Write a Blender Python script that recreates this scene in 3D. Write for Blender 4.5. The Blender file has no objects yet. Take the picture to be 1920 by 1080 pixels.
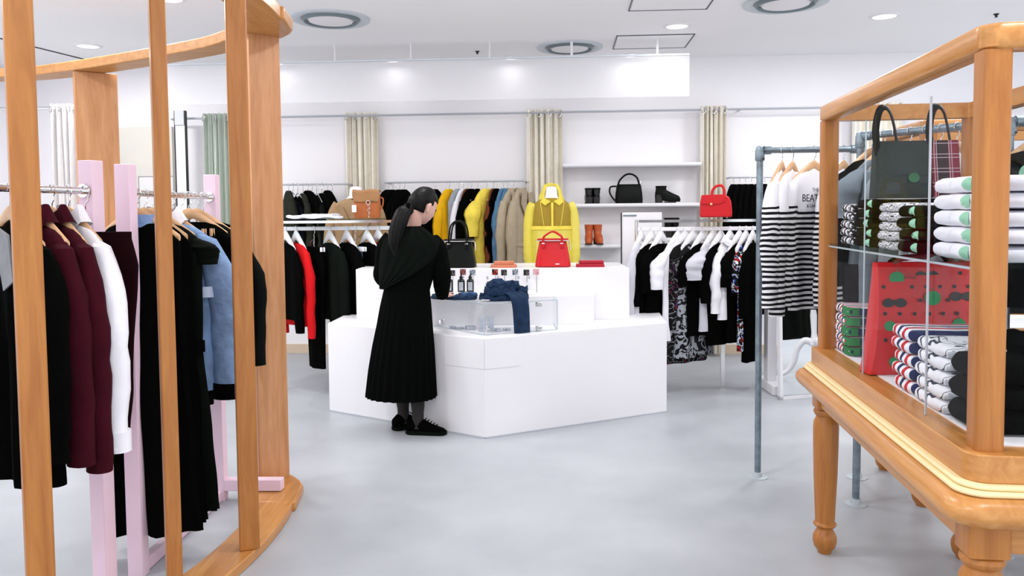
import bpy, math, random
from mathutils import Vector, Matrix, noise
random.seed(7)
S = bpy.context.scene
COL = S.collection
PI = math.pi
# ---------------------------------------------------------------- camera
F = 1500.0; CH = 1.40; PITCH = math.radians(3.0); ROLL = 0.009
fwd = Vector((0, math.cos(PITCH), -math.sin(PITCH)))
up0 = Vector((0, math.sin(PITCH), math.cos(PITCH))); r0 = Vector((1, 0, 0))
R_ = (r0*math.cos(ROLL) - up0*math.sin(ROLL)); U_ = (up0*math.cos(ROLL) + r0*math.sin(ROLL))
cam = bpy.data.cameras.new('camera'); co = bpy.data.objects.new('camera', cam); COL.objects.link(co)
co.matrix_world = Matrix(((R_.x, U_.x, -fwd.x, 0), (R_.y, U_.y, -fwd.y, 0), (R_.z, U_.z, -fwd.z, CH), (0, 0, 0, 1)))
cam.sensor_width = 36; cam.lens = F/1920*36; cam.shift_y = -(540-479)/1920; cam.clip_start = 0.05
S.camera = co
O_ = Vector((0, 0, CH))
def ray(px, py): return fwd + R_*((px-960)/F) + U_*((479-py)/F)
def pt(px, py, d):            # measured point at distance d into the room
    r = ray(px, py); return O_ + r*(d/r.y)
def onz(px, py, z=0.0):       # measured point on a level surface
    r = ray(px, py); return O_ + r*((z-CH)/r.z)
def xa(px, d, py=540): return pt(px, py, d).x
def za(px, py, d): return pt(px, py, d).z
# ---------------------------------------------------------------- view / world / lights
S.view_settings.view_transform = 'Standard'; S.view_settings.look = 'None'
S.view_settings.gamma = 1; S.view_settings.use_curve_mapping = False
S.view_settings.exposure = 0.27
w = bpy.data.worlds.new('world'); S.world = w; w.use_nodes = True
w.node_tree.nodes['Background'].inputs[0].default_value = (0.93, 0.96, 1, 1)
w.node_tree.nodes['Background'].inputs[1].default_value = 1.3
CEIL = 2.90
def lamp(x, y, r, e, z=CEIL-0.03, col=(1, .985, .97)):
    l = bpy.data.lights.new('real_and_added_lamp', 'AREA'); l.shape = 'DISK'; l.size = r*2; l.energy = e; l.color = col
    o = bpy.data.objects.new('real_and_added_lamp', l); COL.objects.link(o); o.location = (x, y, z)
    return o
DOWN = [(2.9, 6.28), (-3.7, 7.1), (-2.35, 5.6), (1.35, 6.55), (-2.2, 3.4), (2.3, 3.3), (0.1, 3.2), (-.5, 5.2), (1.9, 5.15), (3.6, 5.3), (-2.6, 4.9), (-.3, .6), (3.9, 4.6), (-4.0, 4.4), (1.4, 1.2), (-1.9, 1.2)]  # entries after those in view are unseen lamps added to brighten the room
LAMP_E = 15.5
WASH = [(x, 7.97-.065*x-.17) for x in (-2.3, -1.15, 0.0, 1.15)]
for (x, y) in WASH: lamp(x, y, 0.08, .5)
for (x, y) in DOWN: lamp(x, y, 0.16, LAMP_E if y < 6.5 or abs(x) > 2 else 5)
# ---------------------------------------------------------------- mesh helpers
class B:
    def __init__(s): s.v = []; s.f = []; s.m = []; s.mi = 0
    def add(s, vs, fs):
        n = len(s.v); s.v += [Vector(p) for p in vs]
        for f in fs: s.f.append([n+i for i in f]); s.m.append(s.mi)
    def box(s, c, sz, rz=0, tilt=None):
        x, y, z = [q/2 for q in sz]
        M = Matrix.Rotation(rz, 3, 'Z')
        if tilt: M = M @ tilt
        vs = [Vector(c) + M @ Vector((a*x, b*y, d*z)) for a in (-1, 1) for b in (-1, 1) for d in (-1, 1)]
        s.add(vs, [(0, 1, 3, 2), (4, 6, 7, 5), (0, 4, 5, 1), (2, 3, 7, 6), (0, 2, 6, 4), (1, 5, 7, 3)])
    def bx(s, x0, x1, y0, y1, z0, z1): s.box(((x0+x1)/2, (y0+y1)/2, (z0+z1)/2), (x1-x0, y1-y0, z1-z0))
    def loft(s, rings, cap0=True, cap1=True, closed=True):
        n = len(rings[0]); vs = [p for r in rings for p in r]; fs = []
        for i in range(len(rings)-1):
            for j in range(n if closed else n-1):
                k = (j+1) % n; fs.append((i*n+j, i*n+k, (i+1)*n+k, (i+1)*n+j))
        if cap0: fs.append(tuple(reversed(range(n))))
        if cap1: fs.append(tuple((len(rings)-1)*n+j for j in range(n)))
        s.add(vs, fs)
    def tube(s, path, r, n=10, caps=True, ry=None):
        path = [Vector(p) for p in path]; rings = []
        rr = r if isinstance(r, (list, tuple)) else [r]*len(path)
        yy = ry if isinstance(ry, (list, tuple)) else ([ry]*len(path) if ry else rr)
        t0 = (path[1]-path[0]).normalized()
        a = Vector((0, 1, 0)) if abs(t0.y) < .9 else Vector((1, 0, 0))
        u = t0.cross(a).normalized()
        for i, p in enumerate(path):
            t = (path[min(i+1, len(path)-1)]-path[max(i-1, 0)]).normalized()
            u = (u - t*u.dot(t)).normalized(); w_ = t.cross(u)
            rings.append([p + u*(rr[i]*math.cos(2*PI*j/n)) + w_*(yy[i]*math.sin(2*PI*j/n)) for j in range(n)])
        s.loft(rings, caps, caps)
    def lathe(s, prof, c=(0, 0, 0), n=24):
        c = Vector(c)
        s.loft([[c + Vector((r*math.cos(2*PI*j/n), r*math.sin(2*PI*j/n), z)) for j in range(n)] for r, z in prof])
    def prism(s, poly, z0, z1): s.loft([[Vector((x, y, z0)) for x, y in poly], [Vector((x, y, z1)) for x, y in poly]])
    def extr(s, poly, y0, y1):   # poly in x,z, extruded along y
        s.loft([[Vector((x, y0, z)) for x, z in poly], [Vector((x, y1, z)) for x, z in poly]])
    def build(s, name, m, parent=None, loc=None, rz=0, bevel=0, smooth=True, sub=0, kind=None, auto=40):
        me = bpy.data.meshes.new(name); me.from_pydata([tuple(p) for p in s.v], [], s.f)
        ms = m if isinstance(m, (list, tuple)) else [m]
        for q in ms: me.materials.append(q)
        for i, p in enumerate(me.polygons): p.material_index = s.m[i]; p.use_smooth = smooth
        me.update()
        import bmesh
        bm = bmesh.new(); bm.from_mesh(me); bmesh.ops.recalc_face_normals(bm, faces=bm.faces); bm.to_mesh(me); bm.free()
        if smooth and auto < 180: me.set_sharp_from_angle(angle=math.radians(auto))
        o = bpy.data.objects.new(name, me); COL.objects.link(o)
        if parent: o.parent = parent
        if loc is not None: o.location = loc
        o.rotation_euler.z = rz
        if bevel:
            b = o.modifiers.new('b', 'BEVEL'); b.width = bevel; b.segments = 3; b.limit_method = 'ANGLE'; b.angle_limit = math.radians(35)
        if sub:
            q = o.modifiers.new('s', 'SUBSURF'); q.levels = sub; q.render_levels = sub
        if kind: o['kind'] = kind
        return o
def tag(o, label=None, cat=None, group=None):
    if label: o['label'] = label
    if cat: o['category'] = cat
    if group: o['group'] = group
    return o
def empty(name, loc, rz=0, label=None, cat=None, group=None):
    o = bpy.data.objects.new(name, None); COL.objects.link(o); o.location = loc; o.rotation_euler.z = rz
    o.empty_display_size = .1
    return tag(o, label, cat, group)
def rrect(x0, x1, y0, y1, r, n=6):
    out = []
    for cx, cy, a0 in ((x1-r, y1-r, 0), (x0+r, y1-r, PI/2), (x0+r, y0+r, PI), (x1-r, y0+r, 1.5*PI)):
        for i in range(n+1):
            a = a0 + PI/2*i/n; out.append((cx+r*math.cos(a), cy+r*math.sin(a)))
    return out
def ell(c, rx, ry, n=24, z=None, p=1.0):
    o = []
    for j in range(n):
        a = 2*PI*j/n; ca, sa = math.cos(a), math.sin(a)
        o.append(Vector((c[0]+rx*math.copysign(abs(ca)**p, ca), c[1]+ry*math.copysign(abs(sa)**p, sa), c[2] if z is None else z)))
    return o
def spline(pts, n=8):
    pts = [Vector(p) for p in pts]; out = []
    for i in range(len(pts)-1):
        a = pts[max(i-1, 0)]; b = pts[i]; c = pts[i+1]; d = pts[min(i+2, len(pts)-1)]
        for k in range(n):
            t = k/n
            out.append(.5*((2*b)+(c-a)*t+(2*a-5*b+4*c-d)*t*t+(3*b-a-3*c+d)*t**3))
    out.append(pts[-1]); return out
def lerp(tab, x):
    if x <= tab[0][0]: return tab[0][1]
    for (a, p), (b, q) in zip(tab, tab[1:]):
        if x <= b: return p+(q-p)*(x-a)/(b-a)
    return tab[-1][1]
def nz(x, y=0, z=0): return noise.noise(Vector((x, y, z)))
# ---------------------------------------------------------------- materials
def srgb(r, g, b):
    f = lambda c: (c/255/12.92 if c <= 10 else ((c/255+.055)/1.055)**2.4)
    return (f(r), f(g), f(b), 1)
MATS = {}
def mat(name, col, rough=.6, metal=0, bump=0, bscale=200, var=0, vscale=8, spec=.5, trans=0, ior=1.45, alpha=1, coat=0, emit=0, sheen=0):
    if name in MATS: return MATS[name]
    m = bpy.data.materials.new(name); m.use_nodes = True; nt = m.node_tree; p = nt.nodes['Principled BSDF']
    p.inputs['Base Color'].default_value = col; p.inputs['Roughness'].default_value = rough; p.inputs['Metallic'].default_value = metal
    p.inputs['Specular IOR Level'].default_value = spec; p.inputs['Transmission Weight'].default_value = trans
    p.inputs['IOR'].default_value = ior; p.inputs['Alpha'].default_value = alpha; p.inputs['Coat Weight'].default_value = coat
    p.inputs['Sheen Weight'].default_value = sheen
    if emit: p.inputs['Emission Color'].default_value = col; p.inputs['Emission Strength'].default_value = emit
    tc = nt.nodes.new('ShaderNodeTexCoord')
    if bump:
        n = nt.nodes.new('ShaderNodeTexNoise'); n.inputs['Scale'].default_value = bscale; n.inputs['Detail'].default_value = 3
        b = nt.nodes.new('ShaderNodeBump'); b.inputs['Strength'].default_value = bump; b.inputs['Distance'].default_value = .01
        nt.links.new(tc.outputs['Object'], n.inputs['Vector']); nt.links.new(n.outputs[0], b.inputs['Height']); nt.links.new(b.outputs[0], p.inputs['Normal'])
    if var:
        n = nt.nodes.new('ShaderNodeTexNoise'); n.inputs['Scale'].default_value = vscale; n.inputs['Detail'].default_value = 4
        nt.links.new(tc.outputs['Object'], n.inputs['Vector'])
        r = nt.nodes.new('ShaderNodeValToRGB'); r.color_ramp.elements[0].position = .3; r.color_ramp.elements[1].position = .7
        r.color_ramp.elements[0].color = (col[0]*(1-var), col[1]*(1-var), col[2]*(1-var), 1)
        r.color_ramp.elements[1].color = (min(col[0]*(1+var), 1), min(col[1]*(1+var), 1), min(col[2]*(1+var), 1), 1)
        nt.links.new(n.outputs[0], r.inputs[0]); nt.links.new(r.outputs[0], p.inputs['Base Color'])
    MATS[name] = m; return m
def wood(name, c1, c2, axis='Z', rough=.38):
    m = bpy.data.materials.new(name); m.use_nodes = True; nt = m.node_tree; p = nt.nodes['Principled BSDF']
    tc = nt.nodes.new('ShaderNodeTexCoord'); mp = nt.nodes.new('ShaderNodeMapping'); s = {'X': (1.2, 14, 14), 'Y': (14, 1.2, 14), 'Z': (14, 14, 1.2)}[axis]
    mp.inputs['Scale'].default_value = s
    n = nt.nodes.new('ShaderNodeTexNoise'); n.inputs['Scale'].default_value = 2.2; n.inputs['Detail'].default_value = 8; n.inputs['Roughness'].default_value = .65; n.inputs['Distortion'].default_value = .6
    r = nt.nodes.new('ShaderNodeValToRGB'); r.color_ramp.elements[0].position = .3; r.color_ramp.elements[1].position = .72
    r.color_ramp.elements[0].color = c1; r.color_ramp.elements[1].color = c2
    b = nt.nodes.new('ShaderNodeBump'); b.inputs['Strength'].default_value = .06; b.inputs['Distance'].default_value = .01
    L = nt.links.new; L(tc.outputs['Object'], mp.inputs[0]); L(mp.outputs[0], n.inputs['Vector']); L(n.outputs[0], r.inputs[0]); L(r.outputs[0], p.inputs['Base Color'])
    L(n.outputs[0], b.inputs['Height']); L(b.outputs[0], p.inputs['Normal'])
    p.inputs['Roughness'].default_value = rough; MATS[name] = m; return m
def stripes(name, c1, c2, period=.036, duty=.5, axis=2, top=None, ctop=None, c3=None, warp=.0):
    """bands along one object axis; above 'top' a plain yoke"""
    m = bpy.data.materials.new(name); m.use_nodes = True; nt = m.node_tree; p = nt.nodes['Principled BSDF']; L = nt.links.new
    tc = nt.nodes.new('ShaderNodeTexCoord'); sp = nt.nodes.new('ShaderNodeSeparateXYZ'); L(tc.outputs['Object'], sp.inputs[0])
    def mth(op, a, b):
        q = nt.nodes.new('ShaderNodeMath'); q.operation = op
        for i, x in enumerate((a, b)):
            if x is None: continue
            if isinstance(x, (int, float)): q.inputs[i].default_value = x
            else: L(x, q.inputs[i])
        return q.outputs[0]
    wn = nt.nodes.new('ShaderNodeTexNoise'); wn.inputs['Scale'].default_value = 7; L(tc.outputs['Object'], wn.inputs['Vector'])
    ax = mth('ADD', sp.outputs[axis], mth('MULTIPLY', mth('SUBTRACT', wn.outputs[0], .5), warp))
    fr = mth('FRACT', mth('DIVIDE', mth('ADD', ax, 20.0), period), None)
    sel = mth('LESS_THAN', fr, duty)
    mx = nt.nodes.new('ShaderNodeMix'); mx.data_type = 'RGBA'; L(sel, mx.inputs[0]); mx.inputs[6].default_value = c1; mx.inputs[7].default_value = c2
    out = mx.outputs[2]
    if c3:
        s2 = mth('LESS_THAN', mth('FRACT', mth('DIVIDE', mth('ADD', ax, 20.0), period*2), None), duty/2)
        m3 = nt.nodes.new('ShaderNodeMix'); m3.data_type = 'RGBA'; L(s2, m3.inputs[0]); L(out, m3.inputs[6]); m3.inputs[7].default_value = c3; out = m3.outputs[2]
    if top is not None:
        s3 = mth('GREATER_THAN', ax, top); m4 = nt.nodes.new('ShaderNodeMix'); m4.data_type = 'RGBA'; L(s3, m4.inputs[0]); L(out, m4.inputs[6]); m4.inputs[7].default_value = ctop; out = m4.outputs[2]
    L(out, p.inputs['Base Color']); p.inputs['Roughness'].default_value = .9; p.inputs['Specular IOR Level'].default_value = .2
    MATS[name] = m; return m
def patches(name, cols, scale=12, smooth=False, stretch=(1, 1, 1), rough=.85):
    m = bpy.data.materials.new(name); m.use_nodes = True; nt = m.node_tree; p = nt.nodes['Principled BSDF']; L = nt.links.new
    tc = nt.nodes.new('ShaderNodeTexCoord'); mp = nt.nodes.new('ShaderNodeMapping'); mp.inputs['Scale'].default_value = stretch
    v = nt.nodes.new('ShaderNodeTexNoise'); v.inputs['Scale'].default_value = scale; v.inputs['Detail'].default_value = 2; v.inputs['Distortion'].default_value = 1.2
    r = nt.nodes.new('ShaderNodeValToRGB'); r.color_ramp.interpolation = 'CONSTANT'
    while len(r.color_ramp.elements) < len(cols): r.color_ramp.elements.new(.5)
    for i, (pos, c) in enumerate(cols): r.color_ramp.elements[i].position = pos; r.color_ramp.elements[i].color = c
    L(tc.outputs['Object'], mp.inputs[0]); L(mp.outputs[0], v.inputs['Vector']); L(v.outputs[0], r.inputs[0]); L(r.outputs[0], p.inputs['Base Color'])
    p.inputs['Roughness'].default_value = rough; p.inputs['Specular IOR Level'].default_value = .2; MATS[name] = m; return m
WHITE = mat('white_paint', srgb(240, 238, 242), .55, var=.012, vscale=3)
WALL = mat('wall_paint', srgb(247, 245, 249), .8, bump=.05, bscale=60, var=.012, vscale=1.5)
CEILM = mat('ceiling_paint', srgb(250, 250, 252), .85, bump=.04, bscale=80, var=.01, vscale=2)
LAQ = mat('white_lacquer', srgb(238, 237, 241), .35, var=.01, vscale=2)
CHROME = mat('chrome', (.75, .75, .76, 1), .12, 1, var=.02, vscale=20)
STEEL = mat('galvanised_steel', srgb(128, 142, 152), .42, .75, bump=.15, bscale=60, var=.25, vscale=25)
BLACK = mat('black_cloth', (.0016, .0018, .0016, 1), .95, bump=.25, bscale=260, spec=.03)
BLACKG = mat('dark_green_black_cloth', (.0028, .0045, .0032, 1), .85, bump=.25, bscale=220, spec=.08)
NAVYB = mat('dark_navy_cloth', (.003, .004, .009, 1), .9, bump=.2, bscale=220, spec=.08)
OLIVE = mat('dark_olive_cloth', srgb(34, 36, 27), .85, bump=.3, bscale=120, var=.3, vscale=15, spec=.2)
CLW = mat('white_cloth', srgb(236, 235, 243), .9, bump=.55, bscale=16, var=.02, vscale=10, spec=.2)
CLG = mat('pale_grey_cloth', srgb(196, 196, 206), .9, bump=.25, bscale=200, var=.05, vscale=10, spec=.2)
CLGR = mat('grey_cloth', srgb(120, 132, 142), .9, bump=.25, bscale=200, var=.08, vscale=18, spec=.2)
WINE = mat('burgundy_cloth', srgb(58, 10, 24), .9, bump=.3, bscale=260, var=.15, vscale=10, spec=.1)
WINED = mat('dark_burgundy_cloth', srgb(26, 6, 11), .9, bump=.3, bscale=260, spec=.05)
RED = mat('red_knit', srgb(200, 18, 24), .85, bump=.3, bscale=200, spec=.2)
BLUE = mat('light_blue_cotton', srgb(128, 158, 200), .7, bump=.9, bscale=20, var=.22, vscale=12, spec=.25)
DENIM = mat('denim_blue', srgb(30, 50, 78), .85, bump=.5, bscale=400, var=.3, vscale=25, spec=.2)
DENIML = mat('faded_denim', srgb(84, 124, 158), .85, bump=.3, bscale=300, var=.2, vscale=18, spec=.2)
YEL = mat('mustard_cloth', srgb(232, 178, 20), .8, bump=.2, bscale=80, var=.1, vscale=12, spec=.2)
YELP = mat('pale_yellow_cloth', srgb(240, 216, 84), .75, bump=.25, bscale=60, var=.12, vscale=12, spec=.3)
YELT = mat('sheer_yellow_nylon', srgb(250, 234, 92), .45, bump=.35, bscale=35, spec=.3, alpha=.66)
YELD = mat('double_yellow_nylon', srgb(158, 132, 34), .5, bump=.25, bscale=45, spec=.3, alpha=.95)
BEIGE = mat('beige_trench_cloth', srgb(176, 162, 140), .85, bump=.25, bscale=120, var=.06, vscale=14, spec=.2)
TAN = mat('tan_cloth', srgb(160, 132, 100), .85, bump=.25, bscale=120, var=.08, vscale=14, spec=.2)
BROWN = mat('rust_brown_cloth', srgb(104, 52, 30), .85, bump=.25, bscale=120, spec=.2)
GREYB = mat('blue_grey_cloth', srgb(150, 158, 166), .85, bump=.25, bscale=120, var=.06, vscale=14, spec=.2)
PINK = mat('pink_paint', srgb(233, 205, 222), .45, var=.02, vscale=6)
CURT = mat('cream_curtain', srgb(250, 245, 234), .85, bump=.25, bscale=150, var=.04, vscale=20, spec=.2)
CURTG = mat('pale_green_curtain', srgb(205, 214, 204), .85, bump=.25, bscale=150, var=.04, vscale=20, spec=.2)
CURTW = mat('white_curtain', srgb(240, 236, 236), .85, bump=.2, bscale=150, var=.02, vscale=20, spec=.2)
MAPLE = wood('maple_upright', srgb(156, 92, 32), srgb(188, 124, 58))
MAPLE_LIT = wood('maple_panel_lit', srgb(182, 124, 78), srgb(212, 156, 110))  # same maple, lightened: light on the wide panels is put into the colour
MAPLEX = wood('maple_along_x', srgb(176, 116, 56), srgb(206, 148, 86), 'X')
MAPLEY = wood('maple_along_y', srgb(178, 116, 54), srgb(208, 150, 86), 'Y', .3)
HWOOD = wood('hanger_wood', srgb(206, 160, 116), srgb(228, 188, 148), 'X')
CREAMW = mat('pale_moulding_wood', srgb(240, 218, 168), .4, var=.03, vscale=8)
def glass(name, tint, refl=.05, rough=.02):
    m = bpy.data.materials.new(name); m.use_nodes = True; nt = m.node_tree; L = nt.links.new
    nt.nodes.remove(nt.nodes['Principled BSDF']); out = nt.nodes['Material Output']
    tr = nt.nodes.new('ShaderNodeBsdfTransparent'); tr.inputs[0].default_value = tint
    gl = nt.nodes.new('ShaderNodeBsdfGlossy'); gl.inputs['Roughness'].default_value = rough
    fr = nt.nodes.new('ShaderNodeLayerWeight'); fr.inputs[0].default_value = .12
    mr = nt.nodes.new('ShaderNodeMapRange'); mr.inputs[3].default_value = refl*.05; mr.inputs[4].default_value = .04
    pw = nt.nodes.new('ShaderNodeMath'); pw.operation = 'POWER'; pw.inputs[1].default_value = 2.0
    mx = nt.nodes.new('ShaderNodeMixShader'); L(fr.outputs['Fresnel'], pw.inputs[0]); L(pw.outputs[0], mr.inputs[0]); L(mr.outputs[0], mx.inputs[0]); L(tr.outputs[0], mx.inputs[1]); L(gl.outputs[0], mx.inputs[2]); L(mx.outputs[0], out.inputs[0])
    MATS[name] = m; return m
GLASS = glass('clear_glass', (.985, .99, .99, 1)); SMOKE = glass('tinted_glass', (.72, .80, .80, 1), .1)
ACRYL = mat('frosted_white_acrylic', srgb(246, 246, 250), .35, alpha=.28)
LBLACK = mat('black_leather', (.003, .0045, .0035, 1), .38, bump=.2, bscale=150, spec=.14)
LRED = mat('red_leather', srgb(196, 14, 26), .38, bump=.15, bscale=180, spec=.4)
LTAN = mat('tan_leather', srgb(178, 98, 48), .55, bump=.2, bscale=120, var=.12, vscale=12)
LTANS = mat('tan_suede', srgb(158, 116, 78), .9, bump=.3, bscale=160, var=.1, vscale=12)
LORANGE = mat('cognac_leather', srgb(184, 86, 44), .4, bump=.15, bscale=140, var=.1, vscale=14)
SKIN = mat('skin', srgb(214, 170, 156), .55, bump=.05, bscale=200, var=.03, vscale=12)
HAIR = mat('black_hair', (.002, .0022, .0025, 1), .42, bump=.35, bscale=90, spec=.18)
TIGHT = mat('sheer_black_tights', (.02, .016, .015, 1), .6, bump=.1, bscale=300, spec=.3)
GREENA = mat('green_print', srgb(40, 140, 84), .7, var=.08, vscale=25, spec=.3)
MINT = mat('mint_print', srgb(150, 205, 176), .7, var=.05, vscale=25, spec=.3)
PAPER = mat('white_paper', srgb(244, 243, 247), .7, var=.01)
DARKM = mat('dark_metal', (.02, .02, .022, 1), .4, .6, var=.1)
MIRROR = mat('mirror_silver', (.92, .93, .94, 1), .02, 1, var=.005)
BULB = mat('lamp_glow', (1, .99, .97, 1), .5, emit=1.0)
FLOOR = None
def floor_mat():
    m = bpy.data.materials.new('pale_polished_concrete'); m.use_nodes = True; nt = m.node_tree; p = nt.nodes['Principled BSDF']; L = nt.links.new
    tc = nt.nodes.new('ShaderNodeTexCoord'); n = nt.nodes.new('ShaderNodeTexNoise'); n.inputs['Scale'].default_value = 1.3; n.inputs['Detail'].default_value = 9; n.inputs['Roughness'].default_value = .6
    n2 = nt.nodes.new('ShaderNodeTexNoise'); n2.inputs['Scale'].default_value = 160; n2.inputs['Detail'].default_value = 2
    r = nt.nodes.new('ShaderNodeValToRGB'); r.color_ramp.elements[0].position = .3; r.color_ramp.elements[1].position = .7
    r.color_ramp.elements[0].color = srgb(168, 173, 180); r.color_ramp.elements[1].color = srgb(188, 192, 199)
    mx = nt.nodes.new('ShaderNodeMix'); mx.data_type = 'RGBA'; mx.blend_type = 'MULTIPLY'; mx.inputs[0].default_value = .12
    L(tc.outputs['Object'], n.inputs['Vector']); L(tc.outputs['Object'], n2.inputs['Vector']); L(n.outputs[0], r.inputs[0]); L(r.outputs[0], mx.inputs[6]); L(n2.outputs[0], mx.inputs[7]); L(mx.outputs[2], p.inputs['Base Color'])
    rr = nt.nodes.new('ShaderNodeMapRange'); rr.inputs[3].default_value = .28; rr.inputs[4].default_value = .5; L(n.outputs[0], rr.inputs[0]); L(rr.outputs[0], p.inputs['Roughness'])
    p.inputs['Specular IOR Level'].default_value = .4
    return m
FLOOR = floor_mat()
# ================================================================= SETTING
WY = lambda x: 7.97 - .065*x           # back wall plane
WA = -math.atan(.065)
b = B(); b.bx(-5.2, 6.2, -.6, 8.6, -.08, 0); b.build('floor', FLOOR, kind='structure', smooth=False)
b = B(); b.bx(-5.2, 6.2, -.6, 8.6, CEIL, CEIL+.08); b.build('ceiling', CEILM, kind='structure', smooth=False)
b = B(); b.box((.5, 0, CEIL/2), (11.8, .12, CEIL)); b.build('wall_back', WALL, loc=(0, WY(0)+.06, 0), rz=WA, kind='structure', smooth=False)
b = B(); b.bx(-5.2, -5.08, 6.2, 8.4, 0, CEIL); b.build('wall_left', WALL, kind='structure', smooth=False)
b = B(); b.bx(6.1, 6.22, 6.2, 8.4, 0, CEIL); b.build('wall_right', WALL, kind='structure', smooth=False)
b = B(); b.box((.5, -.01, .045), (11.0, .02, .09)); b.build('baseboard_back', mat('pale_baseboard', srgb(216, 196, 172), .5, var=.03), loc=(0, WY(0)-.002, 0), rz=WA, kind='structure', smooth=False)
# upper bulkhead band on the wall (slightly proud of it above the curtain rail)
# ceiling fixtures
def vent(px, py, k, lab):
    p = onz(px, py, CEIL); t = empty('ceiling_air_vent', (p.x, p.y, CEIL), 0, lab, 'ceiling vent', 'round ceiling vents')
    b = B(); n = 48
    prof = [(.30, 0), (.298, -.012), (.27, -.02), (.235, -.008), (.21, .0)]
    b.loft([[Vector((r*math.cos(2*PI*j/n), r*math.sin(2*PI*j/n), z)) for j in range(n)] for r, z in prof], False, False); b.build('outer_ring', mat('vent_metal', srgb(200, 208, 216), .4, var=.02), t)
    b = B(); prof = [(.225, -.002), (.2, -.03), (.19, -.004)]
    b.loft([[Vector((r*math.cos(2*PI*j/n), r*math.sin(2*PI*j/n), z)) for j in range(n)] for r, z in prof], False, False); b.build('inner_ring', mat('vent_shadow_gap', srgb(120, 134, 140), .5, var=.02), t)
    b = B(); prof = [(.001, -.035), (.12, -.03), (.165, -.022), (.175, -.004)]
    b.loft([[Vector((r*math.cos(2*PI*j/n), r*math.sin(2*PI*j/n), z)) for j in range(n)] for r, z in prof], False, False); b.build('diffuser_disc', WHITE, t)
vent(620, 35, 0, 'round white ceiling vent left, near the top of the curved wooden frame')
vent(1068, 88, 1, 'farthest round ceiling vent, above the suspended frosted panel')
vent(1473, 4, 2, 'round ceiling vent cut by the top edge, right of centre')
for i, (x, y) in enumerate(DOWN+WASH):
    names = ['far right', 'far left behind the frame', 'left between the frame posts', 'behind the right square hatch']
    t = empty('real_and_added_downlight', (x, y, CEIL), 0, 'small round recessed ceiling lamp ' + (names[i] if i < 4 else ''), 'ceiling lamp', 'recessed ceiling lamps')
    if i >= 4: t['label'] = 'unseen ceiling lamp added for room light, outside the top of the picture'
    if i >= len(DOWN): t['label'] = 'small wall-washing ceiling lamp close to the back wall, ' + ('leftmost', 'second from left', 'third from left', 'rightmost')[i-len(DOWN)]
    n = 28; k_ = .7 if i >= len(DOWN) else 1; b = B(); b.loft([[Vector((k_*r*math.cos(2*PI*j/n), r*math.sin(2*PI*j/n), z)) for j in range(n)] for r, z in [(.115, 0), (.112, -.006), (.09, -.008), (.085, -.002)]], False, False); b.build('trim_ring', WHITE, t)
    b = B(); b.lathe([(.001, -.004), (.085, -.004), (.085, -.001)], n=n); b.build('lens', BULB, t)
def hatch(x0, x1, y0, y1, lab):
    t = empty('ceiling_hatch', ((x0+x1)/2, (y0+y1)/2, CEIL), WA, lab, 'ceiling hatch'); hx, hy = (x1-x0)/2, (y1-y0)/2
    b = B(); b.bx(-hx+.012, hx-.012, -hy+.012, hy-.012, -.004, 0); b.build('hatch_panel', CEILM, t, smooth=False)
    b = B()
    for a in ((-hx, hx, -hy, -hy+.008), (-hx, hx, hy-.008, hy), (-hx, -hx+.008, -hy, hy), (hx-.008, hx, -hy, hy)): b.bx(*a, -.007, 0)
    b.build('hatch_frame', mat('hatch_edge', srgb(90, 96, 104), .5, var=.05), t, smooth=False)
hatch(.92, 1.58, 6.85, 7.4, 'square ceiling hatch beside the far ceiling vent')
hatch(.86, 1.44, 5.42, 6.02, 'square ceiling hatch nearest the top edge')
b = B(); b.bx(-.01, .01, -.75, .75, -.006, 0); o = b.build('ceiling_slot', DARKM, loc=(-4.13, 7.3, CEIL), rz=-.23, smooth=False); tag(o, 'thin black slot in the ceiling above the left curtain', 'ceiling slot')
for (px, py, l) in ((895, 96, 'tiny black sprinkler head above the frosted panel centre'), (1400, 107, 'tiny black sprinkler head over the right curtain'), (1868, 26, 'tiny black sprinkler head above the glass case')):
    p = onz(px, py, CEIL); b = B(); b.lathe([(.02, 0), (.018, -.008), (.008, -.012), (.008, -.022), (.014, -.026), (.001, -.028)], n=12)
    tag(b.build('sprinkler_head', DARKM, loc=p), l, 'sprinkler')
# suspended frosted panel
t = empty('suspended_panel', (-1.0, 7.13, 2.4), WA*.9, 'long frosted white panel hung from the ceiling by rods', 'panel')
b = B(); b.bx(-2.2, 2.55, -.006, .006, 0, .35); b.build('acrylic_sheet', ACRYL, t, smooth=False)
b = B(); b.bx(-2.2, 2.55, -.012, .012, .35, .365); b.build('top_channel', mat('pale_channel', srgb(214, 220, 228), .4, var=.02), t, smooth=False)
for px in (620, 767, 918, 1073, 1233):
    x = xa(px, 7.0, 100)+1.0; b = B(); b.tube([(x, 0, .365), (x, 0, .5)], .008 if px < 1000 else .012, 8); b.build('hanging_rod', WHITE, t)
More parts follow.
